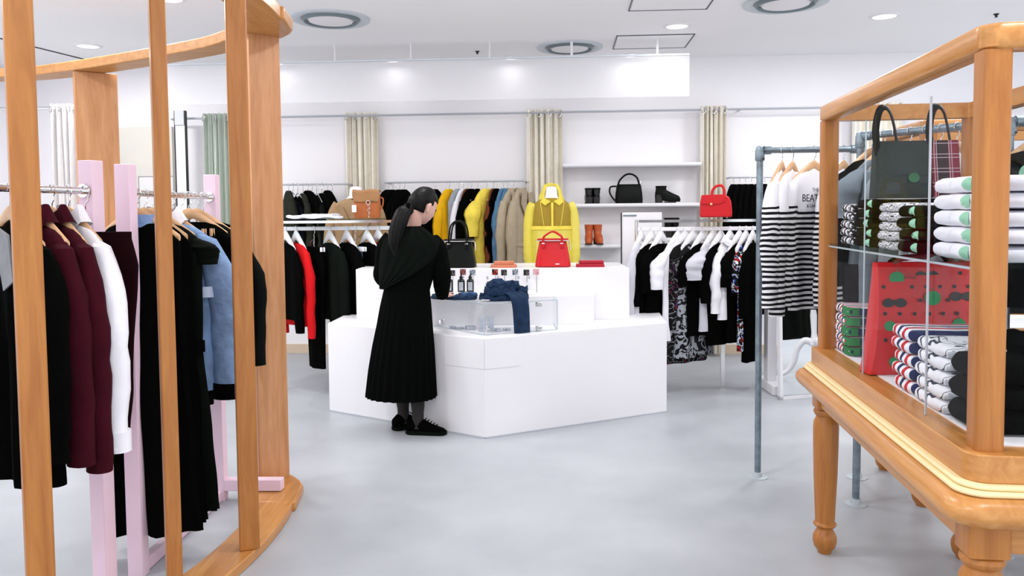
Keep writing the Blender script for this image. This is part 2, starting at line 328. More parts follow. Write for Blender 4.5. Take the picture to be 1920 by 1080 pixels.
# curtains
def curtain(px0, px1, d, top, m, lab, ztop=2.41, rings=4, rail=True, open_=False):
    x0, x1 = xa(px0, d, 230), xa(px1, d, 230); t = empty('curtain', ((x0+x1)/2, d, 0), WA, lab, 'curtain'); hw = (x1-x0)/2
    b = B(); N = 150; rows = []
    for k in range(13):
        z = .03+(ztop-.03)*k/12; row = []
        for i in range(N+1):
            u = -1+2*i/N; y = .038*math.sin(u*17+.5*nz(u*2, z*.6)*3)+.014*math.sin(u*41+2*nz(u*3, z*.4))+.008*nz(u*6, z)
            row.append(Vector((u*hw*(1+.06*(1-z/ztop)*nz(u*3, 9)), y, z)))
        rows.append(row)
    vs = rows
    b.loft([[p for p in r] + [p+Vector((0, .006, 0)) for p in reversed(r)] for r in vs]); b.build('curtain_cloth', m, t, auto=80)
    for k in range(rings):
        u = -.85+1.7*k/(rings-1); b = B(); b.tube([Vector((u*hw+.004, -.045-.0, ztop-.05))+Vector((.028*math.cos(a)*.6, -.012*math.cos(a), .028*math.sin(a))) for a in [i*2*PI/16 for i in range(17)]], .005, 6, False); b.build('curtain_ring', CHROME, t)
    return t
curtain(645, 710, 7.98, 0, CURT, 'cream curtain behind the tan satchel')
curtain(986, 1054, 7.85, 0, CURT, 'cream curtain behind the yellow raincoat')
curtain(1314, 1360, 7.7, 0, CURT, 'narrow cream curtain behind the small red handbag', rings=3)
curtain(1602, 1688, 7.55, 0, CURT, 'cream curtain far right, seen through the glass case')
curtain(380, 432, 7.95, 0, CURTG, 'pale green curtain behind the far pink post', rings=3)
curtain(95, 158, 7.2, 0, CURTW, 'white curtain at far left behind the burgundy jackets', rings=4)
def rail(px0, px1, d, z, r, name, lab, m=STEEL, cat='rail'):
    a, c = xa(px0, d, 300), xa(px1, d, 300); b = B(); b.tube([(a, d, z), (c, d-.065*(c-a), z)], r, 8)
    o = b.build(name, m); tag(o, lab, cat); return o
PALE = mat('pale_satin_rail', srgb(186, 190, 198), .4, .2, var=.02)
b = B(); b.tube([(-3.4, 0, 2.375), (5.4, 0, 2.375)], .011, 8); b.tube([(-3.4, 0, 2.375), (-3.4, .12, 2.375)], .011, 6); b.tube([(2.2, 0, 2.375), (2.2, .12, 2.375)], .011, 6)
tag(b.build('curtain_rail', PALE, loc=(0, WY(0)-.135, 0), rz=WA), 'long curtain rail running along the back wall', 'curtain rail')
b = B(); b.tube([(-5.08, 7.2, 2.375), (-3.82, 7.2, 2.375)], .014, 10); b.lathe([(.001, 0), (.022, 0), (.022, .03), (.001, .03)], (-3.82, 7.2, 2.36), 12)
tag(b.build('curtain_pole', CHROME), 'short curtain pole at the left wall carrying the white curtain', 'curtain rail')
# left fitting door and mirror column
t = empty('fitting_room_door', (xa(262, 8.0, 300), 8.14, 0), WA, 'off-white flush door at the far left wall', 'door')
b = B(); b.bx(-.30, .30, -.05, .0, 0, 2.3); b.build('door_leaf', mat('door_offwhite', srgb(214, 212, 204), .6, var=.02), t, smooth=False)
b = B(); b.bx(-.05, .30, -.056, -.05, .2, 1.80); b.build('door_inset', mat('inset_white', srgb(226, 226, 228), .5, var=.01), t, smooth=False)
b = B(); b.bx(-.056, -.05, -.058, -.05, .2, 1.806); b.bx(-.056, .30, -.058, -.05, 1.80, 1.806); b.build('inset_edge', mat('hair_line_grey', srgb(130, 136, 140), .5, var=.02), t, smooth=False)
t = empty('wall_mirror_column', (xa(333, 7.85, 300), 7.95, 0), 0, 'tall narrow glass column with black edges by the pale green curtain', 'mirror')
b = B(); b.bx(-.05, .05, -.02, .02, 0, 2.42); b.build('column_face', mat('column_white', srgb(228, 228, 234), .2, var=.01), t, smooth=False)
for s in (-1, 1): b = B(); b.bx(.052*s-.004, .052*s+.004, -.025, .02, 0, 2.44); b.build('edge_strip', DARKM, t, smooth=False)
b = B(); b.bx(-.045, .045, -.035, -.02, 2.3, 2.44); b.build('top_bracket', mat('bracket_grey', srgb(205, 208, 214), .4, var=.02), t, smooth=False)
# wall shelves (right of the raincoat)
def wshelf(px0, px1, py, lab, zz=None):
    d = 7.72; a, c = xa(px0, d, py), xa(px1, d, py); z = za((px0+px1)/2, py, d-.14)
    t = empty('wall_shelf', ((a+c)/2, WY((a+c)/2)-.005, z), WA, lab, 'shelf'); hw = (c-a)/2
    b = B(); b.bx(-hw, hw, -.28, 0, -.03, 0); b.build('shelf_board', LAQ, t, bevel=.003, smooth=False)
    b = B(); b.bx(-hw, hw, -.285, -.28, -.034, -.022); b.build('shelf_edge', mat('shelf_edge_grey', srgb(190, 192, 198), .5, var=.02), t, smooth=False)
    return z, WY((a+c)/2)
SH1 = wshelf(1058, 1312, 381, 'upper white wall shelf with black bag and black boots')
SH2 = wshelf(1068, 1172, 459, 'lower white wall shelf carrying the cognac boots')
SH0 = wshelf(1058, 1312, 305, 'empty top wall shelf above the black bag')
# ================================================================= HANGERS AND GARMENTS
MC = {}
def cached(key, fn, name, m, parent, **k):
    """one mesh built once, then copied as data"""
    if key in MC:
        src = MC[key]; o = src.copy(); COL.objects.link(o); o.parent = parent; o.name = name; return o
    bb = fn(); o = bb.build(name, m, parent, **k); MC[key] = o; return o
def hook_b(drop):
    b = B(); r = .021
    pts = [Vector((r*math.cos(a)-.0, 0, -.004+r*math.sin(a)-r+.006)) for a in [math.radians(q) for q in range(200, -61, -20)]]
    pts += [Vector((.012, 0, -.05)), Vector((0, 0, -.062)), Vector((0, 0, -drop))]
    b.tube(pts, .0022, 6); return b
def arm_b(w, th, thick, top=-.085, drop=.085):
    b = B()
    for s in (1,):
        rings = []
        for i in range(-12, 13):
            u = i/12; x = u*w; zc = top - .012 - drop*abs(u)**1.25; h = th*(1-.45*abs(u)); y = .012*abs(u)**1.5
            rings.append([Vector((x, y+thick*(math.cos(q)), zc+h*.5*math.sin(q))) for q in [2*PI*j/10 for j in range(10)]])
        b.loft(rings)
    return b
def hanger(kind, loc, ang, desc, group, s=1):
    nm = {'white': 'white hanger', 'wood': 'wooden hanger', 'clip': 'clamp hanger', 'wire': 'metal hanger'}[kind]
    t = empty('clothes_hanger', loc, ang, (nm + ' holding the ' + ' '.join(desc.split()[:12]).rstrip(',')), 'hanger', group)
    if kind == 'wire':
        cached('hk1', lambda: hook_b(.1), 'hook', CHROME, t)
        cached('wa', lambda: arm_b(.13, .012, .004, top=-.08, drop=.09), 'shoulder_bar', CHROME, t); return t
    if kind == 'clip':
        cached('hk2', lambda: hook_b(.165), 'hook', CHROME, t)
        def cb():
            b = B(); b.box((0, -.011, -.18), (.28, .014, .035)); b.box((0, .011, -.18), (.28, .014, .035)); return b
        if 'low rail' in (group or ''): cached('clampbarw', cb, 'clamp_bar', LAQ, t, bevel=.003)
        else: cached('clampbar', cb, 'clamp_bar', HWOOD, t, bevel=.003)
        def wl():
            b = B(); b.tube([(-.03, -.016, -.165), (-.025, -.018, -.12), (0, 0, -.1), (.025, -.018, -.12), (.03, -.016, -.165)], .0025, 6); return b
        cached('clampw', wl, 'spring_wire', CHROME, t); return t
    cached('hk1', lambda: hook_b(.1), 'hook', CHROME, t)
    if kind == 'wood': cached('woodarm', lambda: arm_b(.165, .046, .009, top=-.08, drop=.10), 'shoulder_bar', HWOOD, t)
    else: cached('whitearm', lambda: arm_b(.125, .085, .013, top=-.05, drop=.12), 'shoulder_bar', LAQ, t)
    return t
def body_b(seed, hw, L, flare, ht, n=36, rows=22, neck=.075, zn=-.115, zs=-.17, pleat=0, waist=0, kind='top', amp=1, bag=0):
    b = B(); rings = []
    for i in range(rows+1):
        t = i/rows
        if i < 5:
            q = i/4; z = zn+(zs-zn)*q**1.3; w = neck+(hw-neck)*q**.75; y = ht*(.45+.35*q)
        else:
            q = (i-4)/(rows-4); z = zs+(-L-zs)*q
            w = hw*(1-.05*math.sin(q*PI)) + flare*q - waist*math.exp(-((q-.42)/.16)**2); y = ht*(.8+.35*q) + bag*q
        ring = []
        for j in range(n):
            a = 2*PI*j/n; ca, sa = math.cos(a), math.sin(a)
            x = w*math.copysign(abs(ca)**.85, ca); tt = max(0, (abs(z)-.2))
            fo = amp*(.012*min(tt*3, 1)*math.sin(x*34+seed*2.1+z*2) + .012*nz(x*9+seed, z*3.2, seed)*min(1, tt*4))
            pl = 1+pleat*math.sin(a*14+seed)*min(1, tt*1.6)
            ring.append(Vector((x*(1+.04*nz(z*5, seed, 2)*min(1, tt*3))*pl, y*math.copysign(abs(sa)**.8, sa)*pl+fo*(1 if j else 1), z+.006*nz(x*6, seed, 4)*q)))
        rings.append(ring)
    last = rings[-1]; c = sum(last, Vector())/len(last)
    rings.append([c+(p-c)*.8+Vector((0, 0, .03)) for p in last])
    first = rings[0]; c = sum(first, Vector())/len(first)
    rings.insert(0, [c+(p-c)*.7+Vector((0, 0, -.025)) for p in first])
    b.loft(rings); return b
def sleeve_b(seed, s, hw, length, r=.058, out=.03, fwdy=0, n=14, rows=12, wide=1.0, zs=-.16):
    b = B(); rings = []
    for i in range(rows+1):
        t = i/rows; z = zs-length*t; x = s*(hw-.03+ (out+.02)*math.sin(min(t*2.2, 1)*PI/2)+.006*nz(t*4, seed)); y = fwdy*t+.014*nz(t*5, seed, 3)
        rx = (r*(.55+.45*min(t*4, 1))*(1-.28*t))*wide*(1+.16*nz(t*9, seed, 7)); ry = .75*rx
        rings.append([Vector((x+rx*math.cos(2*PI*j/n), y+ry*math.sin(2*PI*j/n)+.004*nz(j, t*6, seed), z+s*.0+(.03*(1-t)*0))) for j in range(n)])
    c = sum(rings[0], Vector())/n; rings.insert(0, [c+(p-c)*.35+Vector((-s*.03, 0, .022)) for p in rings[0]])
    last = rings[-1]; c = sum(last, Vector())/n; rings.append([c+(p-c)*.75+Vector((0, 0, .02)) for p in last])
    b.loft(rings); return b
def collar_b(ht=.03, w=.07, h=.045):
    b = B(); n = 24
    r1 = [Vector((w*math.cos(2*PI*j/n), ht*math.sin(2*PI*j/n), -.085+.02*abs(math.cos(2*PI*j/n))-.03*(math.sin(2*PI*j/n) < -.3)*abs(math.sin(2*PI*j/n)))) for j in range(n)]
    r2 = [p*1.0+Vector((p.x*.35, p.y*.7, -h)) for p in r1]
    r3 = [p+Vector((p.x*.12, p.y*.15, -h*.3)) for p in r2]
    r4 = [Vector((p.x*.95, p.y*.9, p.z-.0)) for p in r1]
    b.loft([r4, r1, r2, r3], False, False); return b
SEED = [0]
def garment(loc, ang, kind, desc, cat, m, hang='white', group=None, L=.7, hw=.21, sl=.58, slm=None, flare=0, ht=.035, collar=None, low=False, key=None, pleat=0, sr=.058, out=.03, waist=0, swide=1.0, neck=.075, cuff=None, bag=0, hgroup=None, nohang=False, amp=1, hdesc=None, zs=-.17, zn=-.115):
    SEED[0] += 1; sd = SEED[0]*1.37
    if key: sd = hash(key) % 97 if False else sum(map(ord, key)) % 97
    t = empty(kind, loc, ang, desc, cat, group)
    n, rows = (22, 14) if low else (40, 26)
    if kind == 'trousers':
        def tb():
            b = B()
            rings = []
            for i in range(rows+1):
                q = i/rows; z = -.165-(L-.165)*q; w = lerp([(0, hw*.85), (.15, hw), (.5, hw*.85), (1, hw*.72)], q)
                y = ht*(1+.1*math.sin(q*4))
                rings.append([Vector((p.x*(1+.05*nz(q*6, sd)), p.y+.01*q*math.sin(p.x*40+sd), z)) for p in ell((0, 0, 0), w, y, n, z, .7)])
            b.loft(rings); return b
        cached(('tr', key) if key else ('tr', sd), tb, 'trouser_legs', m, t)
        def wb():
            b = B(); b.loft([ell((0, 0, 0), hw*.87, ht*1.1, n, z, .7) for z in (-.16, -.205)]); return b
        cached(('wb', key) if key else ('wb', sd), wb, 'waistband', m, t)
    else:
        cached(('bd', key) if key else ('bd', sd), lambda: body_b(sd, hw, L, flare, ht, n, rows, pleat=pleat, waist=waist, neck=neck, bag=bag, amp=amp, zs=zs, zn=zn), 'bodice' if kind == 'dress' else 'torso_panel', m, t)
        if sl:
            for s in (-1, 1):
                cached(('sl', key, s) if key else ('sl', sd, s), lambda: sleeve_b(sd+s, s, hw, sl, sr, out, wide=swide, zs=zs+.01, n=10 if low else 16, rows=8 if low else 14), 'sleeve', slm or m, t)
                if cuff:
                    b = B(); zc = zs+.01-sl; xx = s*(hw-.01+out); b.loft([ell((xx, 0, 0), sr*.8, sr*.62, 16, z) for z in (zc+.055, zc+.0, zc-.012)]); b.build('cuff', cuff, t)
        if collar: cached(('cl', key, collar.name) if key else ('cl', sd), lambda: collar_b(), 'collar', collar, t)
    if not nohang: hanger(hang, loc, ang, hdesc or desc, hgroup or 'hangers ' + (group or ''))
    return t
def ontext(s, size, m, parent, loc, rot, name='lettering', ext=.0006, align='CENTER'):
    cu = bpy.data.curves.new(name, 'FONT'); cu.body = s; cu.size = size; cu.extrude = ext; cu.align_x = align
    o = bpy.data.objects.new(name, cu); COL.objects.link(o)
    dg = bpy.context.evaluated_depsgraph_get(); me = bpy.data.meshes.new_from_object(o.evaluated_get(dg)); bpy.data.objects.remove(o)
    me.materials.clear(); me.materials.append(m); q = bpy.data.objects.new(name, me); COL.objects.link(q); q.parent = parent; q.location = loc; q.rotation_euler = rot
    return q
def barpt(px, d, z): return Vector((xa(px, d, 400), d, z))
# ----------------------------------------------------------------- curved wooden frame (left)
t = empty('curved_wooden_frame', (-2.0, 3.6, 0), 0, 'large curved maple frame of tall posts enclosing the pink racks', 'wooden frame')
def T(p): return Vector(p) - Vector((-2.0, 3.6, 0))
fo = spline([(-1.17, 4.0, 0), (-1.125, 3.6, 0), (-1.14, 3.18, 0), (-1.24, 2.70, 0), (-1.42, 2.25, 0), (-1.80, 1.75, 0), (-2.35, 1.35, 0)], 8)
bo = spline([(-1.24, 4.06, 0), (-1.38, 4.20, 0), (-1.62, 4.42, 0), (-2.14, 4.75, 0), (-2.74, 5.08, 0), (-3.15, 5.24, 0), (-3.7, 5.3, 0)], 8)
def board(path, w, z0, z1, tip=False):
    b = B(); rings = []
    for i, p in enumerate(path):
        tg = (path[min(i+1, len(path)-1)]-path[max(i-1, 0)]).normalized(); nn = Vector((-tg.y, tg.x, 0))
        rings.append([T(p+nn*w/2)+Vector((0, 0, z0)), T(p-nn*w/2)+Vector((0, 0, z0)), T(p-nn*w/2)+Vector((0, 0, z1)), T(p+nn*w/2)+Vector((0, 0, z1))])
    b.loft(rings); return b
for nm, z0, z1 in (('top_rail', 2.30, 2.36), ('base_board', 0.0, .045)):
    board(fo, .17, z0, z1).build(nm, MAPLEY, t, bevel=.006)
    if nm == 'top_rail': board(bo, .17, z0+.001, z1-.001).build(nm, MAPLEX, t, bevel=.006)
    b = B(); poly = [(-1.22, 3.72), (-1.035, 3.72), (-1.05, 3.86), (-1.06, 3.96), (-1.09, 4.03), (-1.14, 4.10), (-1.2, 4.16), (-1.38, 4.32), (-1.46, 4.2)]
    b.prism([(x+2.0, y-3.6) for x, y in poly], z0-.002, z1+.002); b.build('rail_tip' if z0 > 1 else 'base_tip', MAPLEY, t, bevel=.012)
def post(px, d, w, th, rz, z0=.045, z1=2.30):
    b = B(); p = T((xa(px, d), d, 0)); b.box((p.x, p.y, (z0+z1)/2), (w, th, z1-z0), rz); return b.build('upright_post', MAPLE, t, bevel=.006)
post(455, 3.2, .078, .05, math.radians(22)); post(310, 2.72, .05, .075, math.radians(28)); post(54, 2.2, .07, .06, math.radians(36)); post(-260, 1.75, .06, .07, math.radians(50), )
def panel(p0, p1, th, nm='wide_upright_panel', z0=.045):
    b = B(); a, c = T(p0), T(p1); m = (a+c)/2; b.box((m.x, m.y, (z0+2.3)/2), ((c-a).length, th, 2.3-z0), math.atan2(c.y-a.y, c.x-a.x)); b.build(nm, MAPLE_LIT, t, bevel=.004)
panel((-1.30, 4.00, 0), (-1.175, 4.10, 0), .04)
panel((xa(163, 5.05), 4.98, 0), (xa(222, 5.05), 5.12, 0), .05, z0=0)
# ----------------------------------------------------------------- pink racks
def pinkpost(b, x, y, rz=0, w=.058): b.box((x, y, .80), (w, w, 1.6), rz)
def pink_rack(p0, p1, lab, foot1=True, far_in=0):
    t = empty('pink_clothes_rack', ((p0[0]+p1[0])/2, (p0[1]+p1[1])/2, 0), 0, lab, 'clothes rack', 'pink clothes racks'); c = t.location
    ang = math.atan2(p1[1]-p0[1], p1[0]-p0[0])
    for p in (p0, p1):
        b = B(); pinkpost(b, p[0]-c.x, p[1]-c.y, ang); b.build('upright', PINK, t, bevel=.003)
    L = math.hypot(p1[0]-p0[0], p1[1]-p0[1])
    b = B(); b.box((0, 0, .028), (L, .04, .05), ang); b.build('floor_rail', PINK, t, bevel=.003)
    for i, p in enumerate((p0, p1)):
        if (i == 1) != foot1: continue
        b = B(); l = .5; dx = .06 if i == 1 else 0; b.box((p[0]-c.x+dx, p[1]-c.y, .078), (l, .055, .055), ang-PI/2); b.build('foot', PINK, t, bevel=.003)
        b = B(); b.lathe([(.001, 0), (.025, 0), (.025, .008), (.001, .008)], n=16)
    b = B(); b.tube([(p0[0]-c.x, p0[1]-c.y, 1.493), (p1[0]-c.x, p1[1]-c.y, 1.493)], .0125, 14); b.build('hanging_bar', CHROME, t)
    for p, s in ((p0, 1), (p1, -1)):
        u = Vector((math.cos(ang), math.sin(ang), 0)); a = Vector((p[0]-c.x, p[1]-c.y, 1.493))+u*s*.028
        b = B(); b.tube([a, a+u*s*.014], .024, 14); b.build('bar_socket', CHROME, t)
    return t
pA0, pA1 = (-1.607, 2.32), (-1.487, 2.84)
pB0, pB1 = (-1.47, 3.06), (-1.452, 3.89)
pink_rack(pA0, pA1, 'near pale pink clothes rack with burgundy jackets inside the wooden frame', False)
pink_rack(pB0, pB1, 'far pale pink clothes rack with black clothes and a blue shirt')
def onbar(p0, p1, d, z=1.509): k = (d-p0[1])/(p1[1]-p0[1]); return Vector((p0[0]+(p1[0]-p0[0])*k, d, z))
A = lambda d: onbar(pA0, pA1, d); Bq = lambda d: onbar(pB0, pB1, d)
r_ = math.radians
G1 = 'clothes on the near pink rack'; G2 = 'clothes on the far pink rack'
ga = r_(-33)
def lapels(t, m, y=-.045):
    for s in (-1, 1):
        b = B(); b.extr([(s*.012, -.11), (s*.075, -.095), (s*.095, -.20), (s*.02, -.36)], y, y-.006); b.build('lapel', m, t, bevel=.002)
g = garment(A(2.50), ga, 'jacket', 'black jacket with shiny grey lining, leftmost on the near pink rack', 'jacket', BLACK, 'wood', G1, L=.93, zn=-.135, zs=-.215, amp=2.0, hw=.20, sl=.64, sr=.065, ht=.045)
b = B(); b.extr([(.02, -.13), (.10, -.16), (.12, -.30), (.06, -.33), (.03, -.22)], -.056, -.05); b.build('lining', mat('satin_lining', srgb(120, 124, 130), .3, bump=.3, bscale=30, var=.2), g)
g = garment(A(2.595), ga, 'jacket', 'burgundy wool jacket nearest the leftmost big wooden post', 'jacket', WINE, 'wood', G1, L=.86, zn=-.135, zs=-.215, amp=2.0, hw=.195, sl=.68, sr=.07, ht=.05, collar=WINE); lapels(g, WINED, -.06)
g = garment(A(2.665), ga, 'jacket', 'burgundy blazer with cuff buttons next to the white shirt', 'jacket', WINE, 'wood', G1, L=.88, zn=-.135, zs=-.215, amp=2.0, hw=.205, sl=.72, sr=.066, ht=.05, collar=WINE); lapels(g, WINED, -.06)
for k in range(3):
    b = B(); b.lathe([(.001, 0), (.009, 0), (.009, .004), (.001, .005)], n=10); o = b.build('cuff_button', BLACKG, g, loc=(.225, -.052, -.80+k*.022)); o.rotation_euler.x = PI/2
g = garment(A(2.735), ga, 'shirt', 'white collared shirt between the burgundy blazer and burgundy trousers', 'shirt', CLW, 'wood', G1, L=.74, zn=-.135, zs=-.215, amp=2.0, hw=.21, sl=.66, sr=.068, out=.04, collar=CLW, cuff=CLW)
garment(A(2.795)+Vector((0.012, 0, 0)), r_(-8), 'trousers', 'dark burgundy trousers clamped beside the white shirt', 'trousers', WINED, 'clip', G1, L=.90, hw=.19, ht=.035)
# far pink rack
g = garment(Bq(3.135), r_(-3), 'dress', 'long black sleeveless dress at the near end of the far pink rack', 'dress', BLACK, 'wood', G2, L=1.36, zn=-.135, zs=-.215, amp=2.0, hw=.17, sl=0, flare=.045, ht=.05, pleat=.05)
b = B(); b.loft([ell((0, 0, 0), .07, .03, 20, z) for z in (-.10, -.15)], False, False); b.build('inner_collar', BLUE, g)
garment(Bq(3.20), r_(-2), 'dress', 'second long black dress behind the first on the far pink rack', 'dress', BLACK, 'wood', G2, L=1.34, zn=-.135, zs=-.215, amp=2.0, hw=.185, sl=0, flare=.035, ht=.05, pleat=.06)
g = garment(Bq(3.27), r_(-2), 'dress', 'black pleated pinafore with gathered waist in front of the blue shirt', 'dress', BLACKG, 'wood', G2, L=1.33, zn=-.135, zs=-.215, amp=2.0, hw=.20, sl=.10, flare=.03, ht=.05, pleat=.08, waist=.03)
b = B(); b.loft([ell((0, 0, 0), .20, .068, 30, z) for z in (-.62, -.665)], False, False); b.build('waistband', BLACK, g)
g = garment(Bq(3.36), r_(-2), 'shirt', 'light blue shirt with crumpled sleeves and black cuffs', 'shirt', BLUE, 'wood', G2, L=.84, zn=-.135, zs=-.215, amp=2.0, hw=.215, sl=.66, sr=.075, out=.05, collar=CLW, cuff=BLACK, swide=1.05)
b = B(); b.loft([ell((.17, 0, 0), .075, .06, 18, z) for z in (-.40, -.43, -.445)], False, False); b.build('rolled_flap', mat('pale_blue_fold', srgb(190, 206, 232), .8, bump=.2, bscale=60, var=.06), g)
garment(Bq(3.45), 0, 'trousers', 'black clamped trousers just behind the blue shirt', 'trousers', BLACK, 'clip', G2, L=.95, hw=.16, ht=.03)
garment(Bq(3.54), 0, 'trousers', 'black clamped trousers halfway along the far pink rack', 'trousers', BLACK, 'clip', G2, L=.95, hw=.16, ht=.03)
garment(Bq(3.62), r_(2), 'jacket', 'black jacket with wide sleeves, partly behind the third wooden post', 'jacket', BLACK, 'wood', G2, L=.80, zn=-.135, zs=-.215, amp=2.0, hw=.20, sl=.56, sr=.07, out=.05, ht=.05)
garment(Bq(3.70), r_(3), 'jacket', 'black coat whose sleeve shows right of the third wooden post', 'coat', BLACKG, 'wood', G2, L=.9, zn=-.135, zs=-.215, amp=2.0, hw=.20, sl=.60, sr=.07, out=.06, ht=.05)
garment(Bq(3.78), r_(3), 'shirt', 'black top at the far end of the far pink rack', 'shirt', BLACK, 'clip', G2, L=.7, zn=-.135, zs=-.215, amp=2.0, hw=.2, sl=.0)
# ----------------------------------------------------------------- low rack, left of the shopper
def rail_rack(name, x0, x1, y, z, lab, shelfz, sm, ends, foot=True):
    t = empty(name, ((x0+x1)/2, y, 0), 0, lab, 'clothes rack'); h = (x1-x0)/2
    b = B(); b.box((0, 0, z), (2*h, .022, .03)); b.build('hanging_bar', LAQ, t, bevel=.004)
    for e in ends:
        b = B(); b.tube([(e-t.location.x, 0, 0.01), (e-t.location.x, 0, shelfz-.002)], .014, 10); b.build('upright', CHROME, t)
        b = B(); b.box((e-t.location.x, 0, .008), (.05, .45, .016)); b.build('foot', LAQ, t, bevel=.003)
    b = B(); b.box((0, 0, shelfz+.006), (2*h, .36, .012)); b.build('glass_shelf', sm, t, smooth=False)
    b = B(); b.box((0, -.17, shelfz-.012), (2*h, .012, .02)); b.build('shelf_bracket', CHROME, t, smooth=False)
    return t
DL = 6.3; zL = za(640, 428, DL); xl0, xl1 = xa(505, DL, 430), xa(748, DL, 430); shl = za(620, 413, DL-.17)
rail_rack('low_clothes_rack', xl0, xl1, DL, zL, 'low white rail with a dark glass shelf left of the shopper', shl, SMOKE, (xl0+.02, xl1-.02))
GL = 'clothes on the low rail left of the shopper'
def LG(px, kind, desc, m, bot, hw=.2, a=-48, **k):
    L = zL+.015-za(px, bot, DL-.1); garment(barpt(px, DL, zL+.017), r_(a), kind, desc, kind.replace('_', ' '), m, k.pop('hang', 'white'), GL, L=L, hw=hw, **k)
LG(534, 'shirt', 'black long-sleeved top beside the wide wooden panel', BLACK, 600, sl=.62, zs=-.212, zn=-.13, neck=.055, hw=.19)
LG(554, 'sweater', 'bright red long-sleeved knit top on the low left rail', RED, 612, sl=.66, zs=-.212, zn=-.13, neck=.055, sr=.05)
LG(588, 'trousers', 'long black trousers reaching almost to the floor', BLACK, 694, hang='clip', ht=.03, hw=.15)
LG(617, 'jacket', 'black and dark green jacket right of the long trousers', BLACKG, 600, sl=.62, ht=.05, zs=-.212, zn=-.13, neck=.055, hw=.19)
LG(649, 'sweater', 'black sweater nearest the white counter on the low left rail', BLACK, 596, sl=.6, ht=.045, zs=-.212, zn=-.13, neck=.055, hw=.19)
LG(665, 'trousers', 'faded blue denim between the two black sweaters', DENIML, 560, hang='clip', hw=.09, ht=.03)
LG(687, 'sweater', 'black sweater between the faded denim and the half-hidden red top', BLACK, 590, sl=.55, zs=-.212, zn=-.13, neck=.055)
LG(708, 'shirt', "red top half hidden by the shopper's back", RED, 590, sl=.5, zs=-.212, zn=-.13, neck=.055, hw=.17)
# ----------------------------------------------------------------- low rack, right of the counter
DR = 6.2; zR = za(1310, 429, DR); xr0, xr1 = xa(1191, DR, 430), xa(1442, DR, 430); shr = za(1310, 411, DR-.17)
t = rail_rack('low_clothes_rack', xr0, xr1, DR, zR, 'low white rail with a clear glass shelf right of the counter', shr, GLASS, (xr0+.01,))
b = B(); b.box((xa(1445, DR)-t.location.x, 0, .62), (.07, .10, 1.24)); b.build('upright', LAQ, t, bevel=.006)
b = B(); b.box((xa(1447, DR)-t.location.x+.03, 0, .04), (.16, .4, .08)); b.build('foot', LAQ, t, bevel=.01)
b = B(); b.box((xa(1363, DR)-t.location.x, .12, .6), (.03, .03, 1.2)); b.build('slotted_upright', CHROME, t, smooth=False)
GR_ = 'clothes on the low rail right of the counter'
PATD = patches('dark_comic_print', [(0, (.002, .002, .002, 1)), (.47, srgb(130, 132, 138)), (.50, (.004, .004, .005, 1)), (.60, srgb(120, 20, 28)), (.63, srgb(40, 60, 120)), (.66, srgb(20, 20, 22))], 11)
PATG = patches('grey_comic_print', [(0, (.004, .004, .005, 1)), (.45, srgb(150, 154, 162)), (.53, (.008, .008, .01, 1)), (.62, srgb(150, 154, 160)), (.72, srgb(110, 22, 28))], 9)
PATB = patches('blue_red_print', [(0, (.004, .004, .004, 1)), (.40, srgb(40, 60, 140)), (.46, srgb(210, 214, 220)), (.52, (.005, .005, .005, 1)), (.62, srgb(150, 20, 28))], 14)
def RG(px, kind, desc, m, bot, hw=.19, a=40, **k):
    L = zR+.015-za(px, bot, DR-.1); garment(barpt(px, DR, zR+.017), r_(a), kind, desc, kind, m, k.pop('hang', 'white'), GR_, L=L, hw=hw, zs=-.212, zn=-.13, neck=.055, **k)
RG(1203, 'shirt', 'pale grey top at the left end of the right low rail', CLG, 625, sl=.5, a=55)
RG(1222, 'dress', 'long plain black dress beside the counter end', BLACK, 665, sl=.4, a=42, hw=.17, ht=.05)
RG(1240, 'shirt', 'black top between the long black dress and the white T-shirt', BLACK, 640, sl=.3, a=42)
RG(1272, 'shirt', 'plain white T-shirt with hanging sleeve, leftmost white on the right low rail', CLW, 640, sl=.27, sr=.075, out=.06, hw=.185, a=36)
RG(1285, 'dress', 'long dark comic-print dress reaching lowest beside the counter', PATD, 682, sl=0, a=30, hw=.17, flare=.06, ht=.05)
RG(1300, 'dress', 'grey comic-print dress with a wide dark hem', PATG, 672, sl=0, a=34, hw=.15, flare=.06, ht=.05)
RG(1318, 'dress', 'black short-sleeved dress left of the grey-white blouse', BLACK, 630, sl=.25, a=38, sr=.07, out=.05, hw=.18)
RG(1337, 'shirt', 'pale grey-white blouse with a flared short sleeve', CLG, 622, sl=.2, a=38, sr=.08, out=.07, swide=1.2, hw=.17)
RG(1352, 'shirt', 'black T-shirt between the blouse and the long white shirt', BLACK, 648, sl=.38, a=38, sr=.065, hw=.17)
RG(1369, 'shirt', 'long white shirt in the middle of the black tops', CLW, 600, sl=.46, a=40, sr=.06, collar=CLW, hw=.16)
RG(1387, 'shirt', 'black T-shirt right of the long white shirt', BLACK, 644, sl=.26, a=40, sr=.07, hw=.155)
RG(1399, 'dress', 'narrow blue and red print dress next to the steel pipe', PATB, 660, sl=.3, a=45, hw=.13)
RG(1412, 'dress', 'long black dress right behind the steel pipe', BLACK, 680, sl=.5, a=50, hw=.15)
# white board at left end
t = empty('white_display_board', (xa(1203, 6.62), 6.62, 0), 0, 'white upright board standing behind the left end of the right low rail', 'display board')
b = B(); b.box((0, 0, .70), (.33, .03, 1.40)); b.build('board_face', LAQ, t, smooth=False)
b = B(); b.box((-.168, -.002, .70), (.006, .036, 1.40)); b.build('dark_edge', DARKM, t, smooth=False)
b = B(); b.box((-.10, -.018, 1.375), (.11, .006, .012)); b.build('metal_clip', STEEL, t, smooth=False)
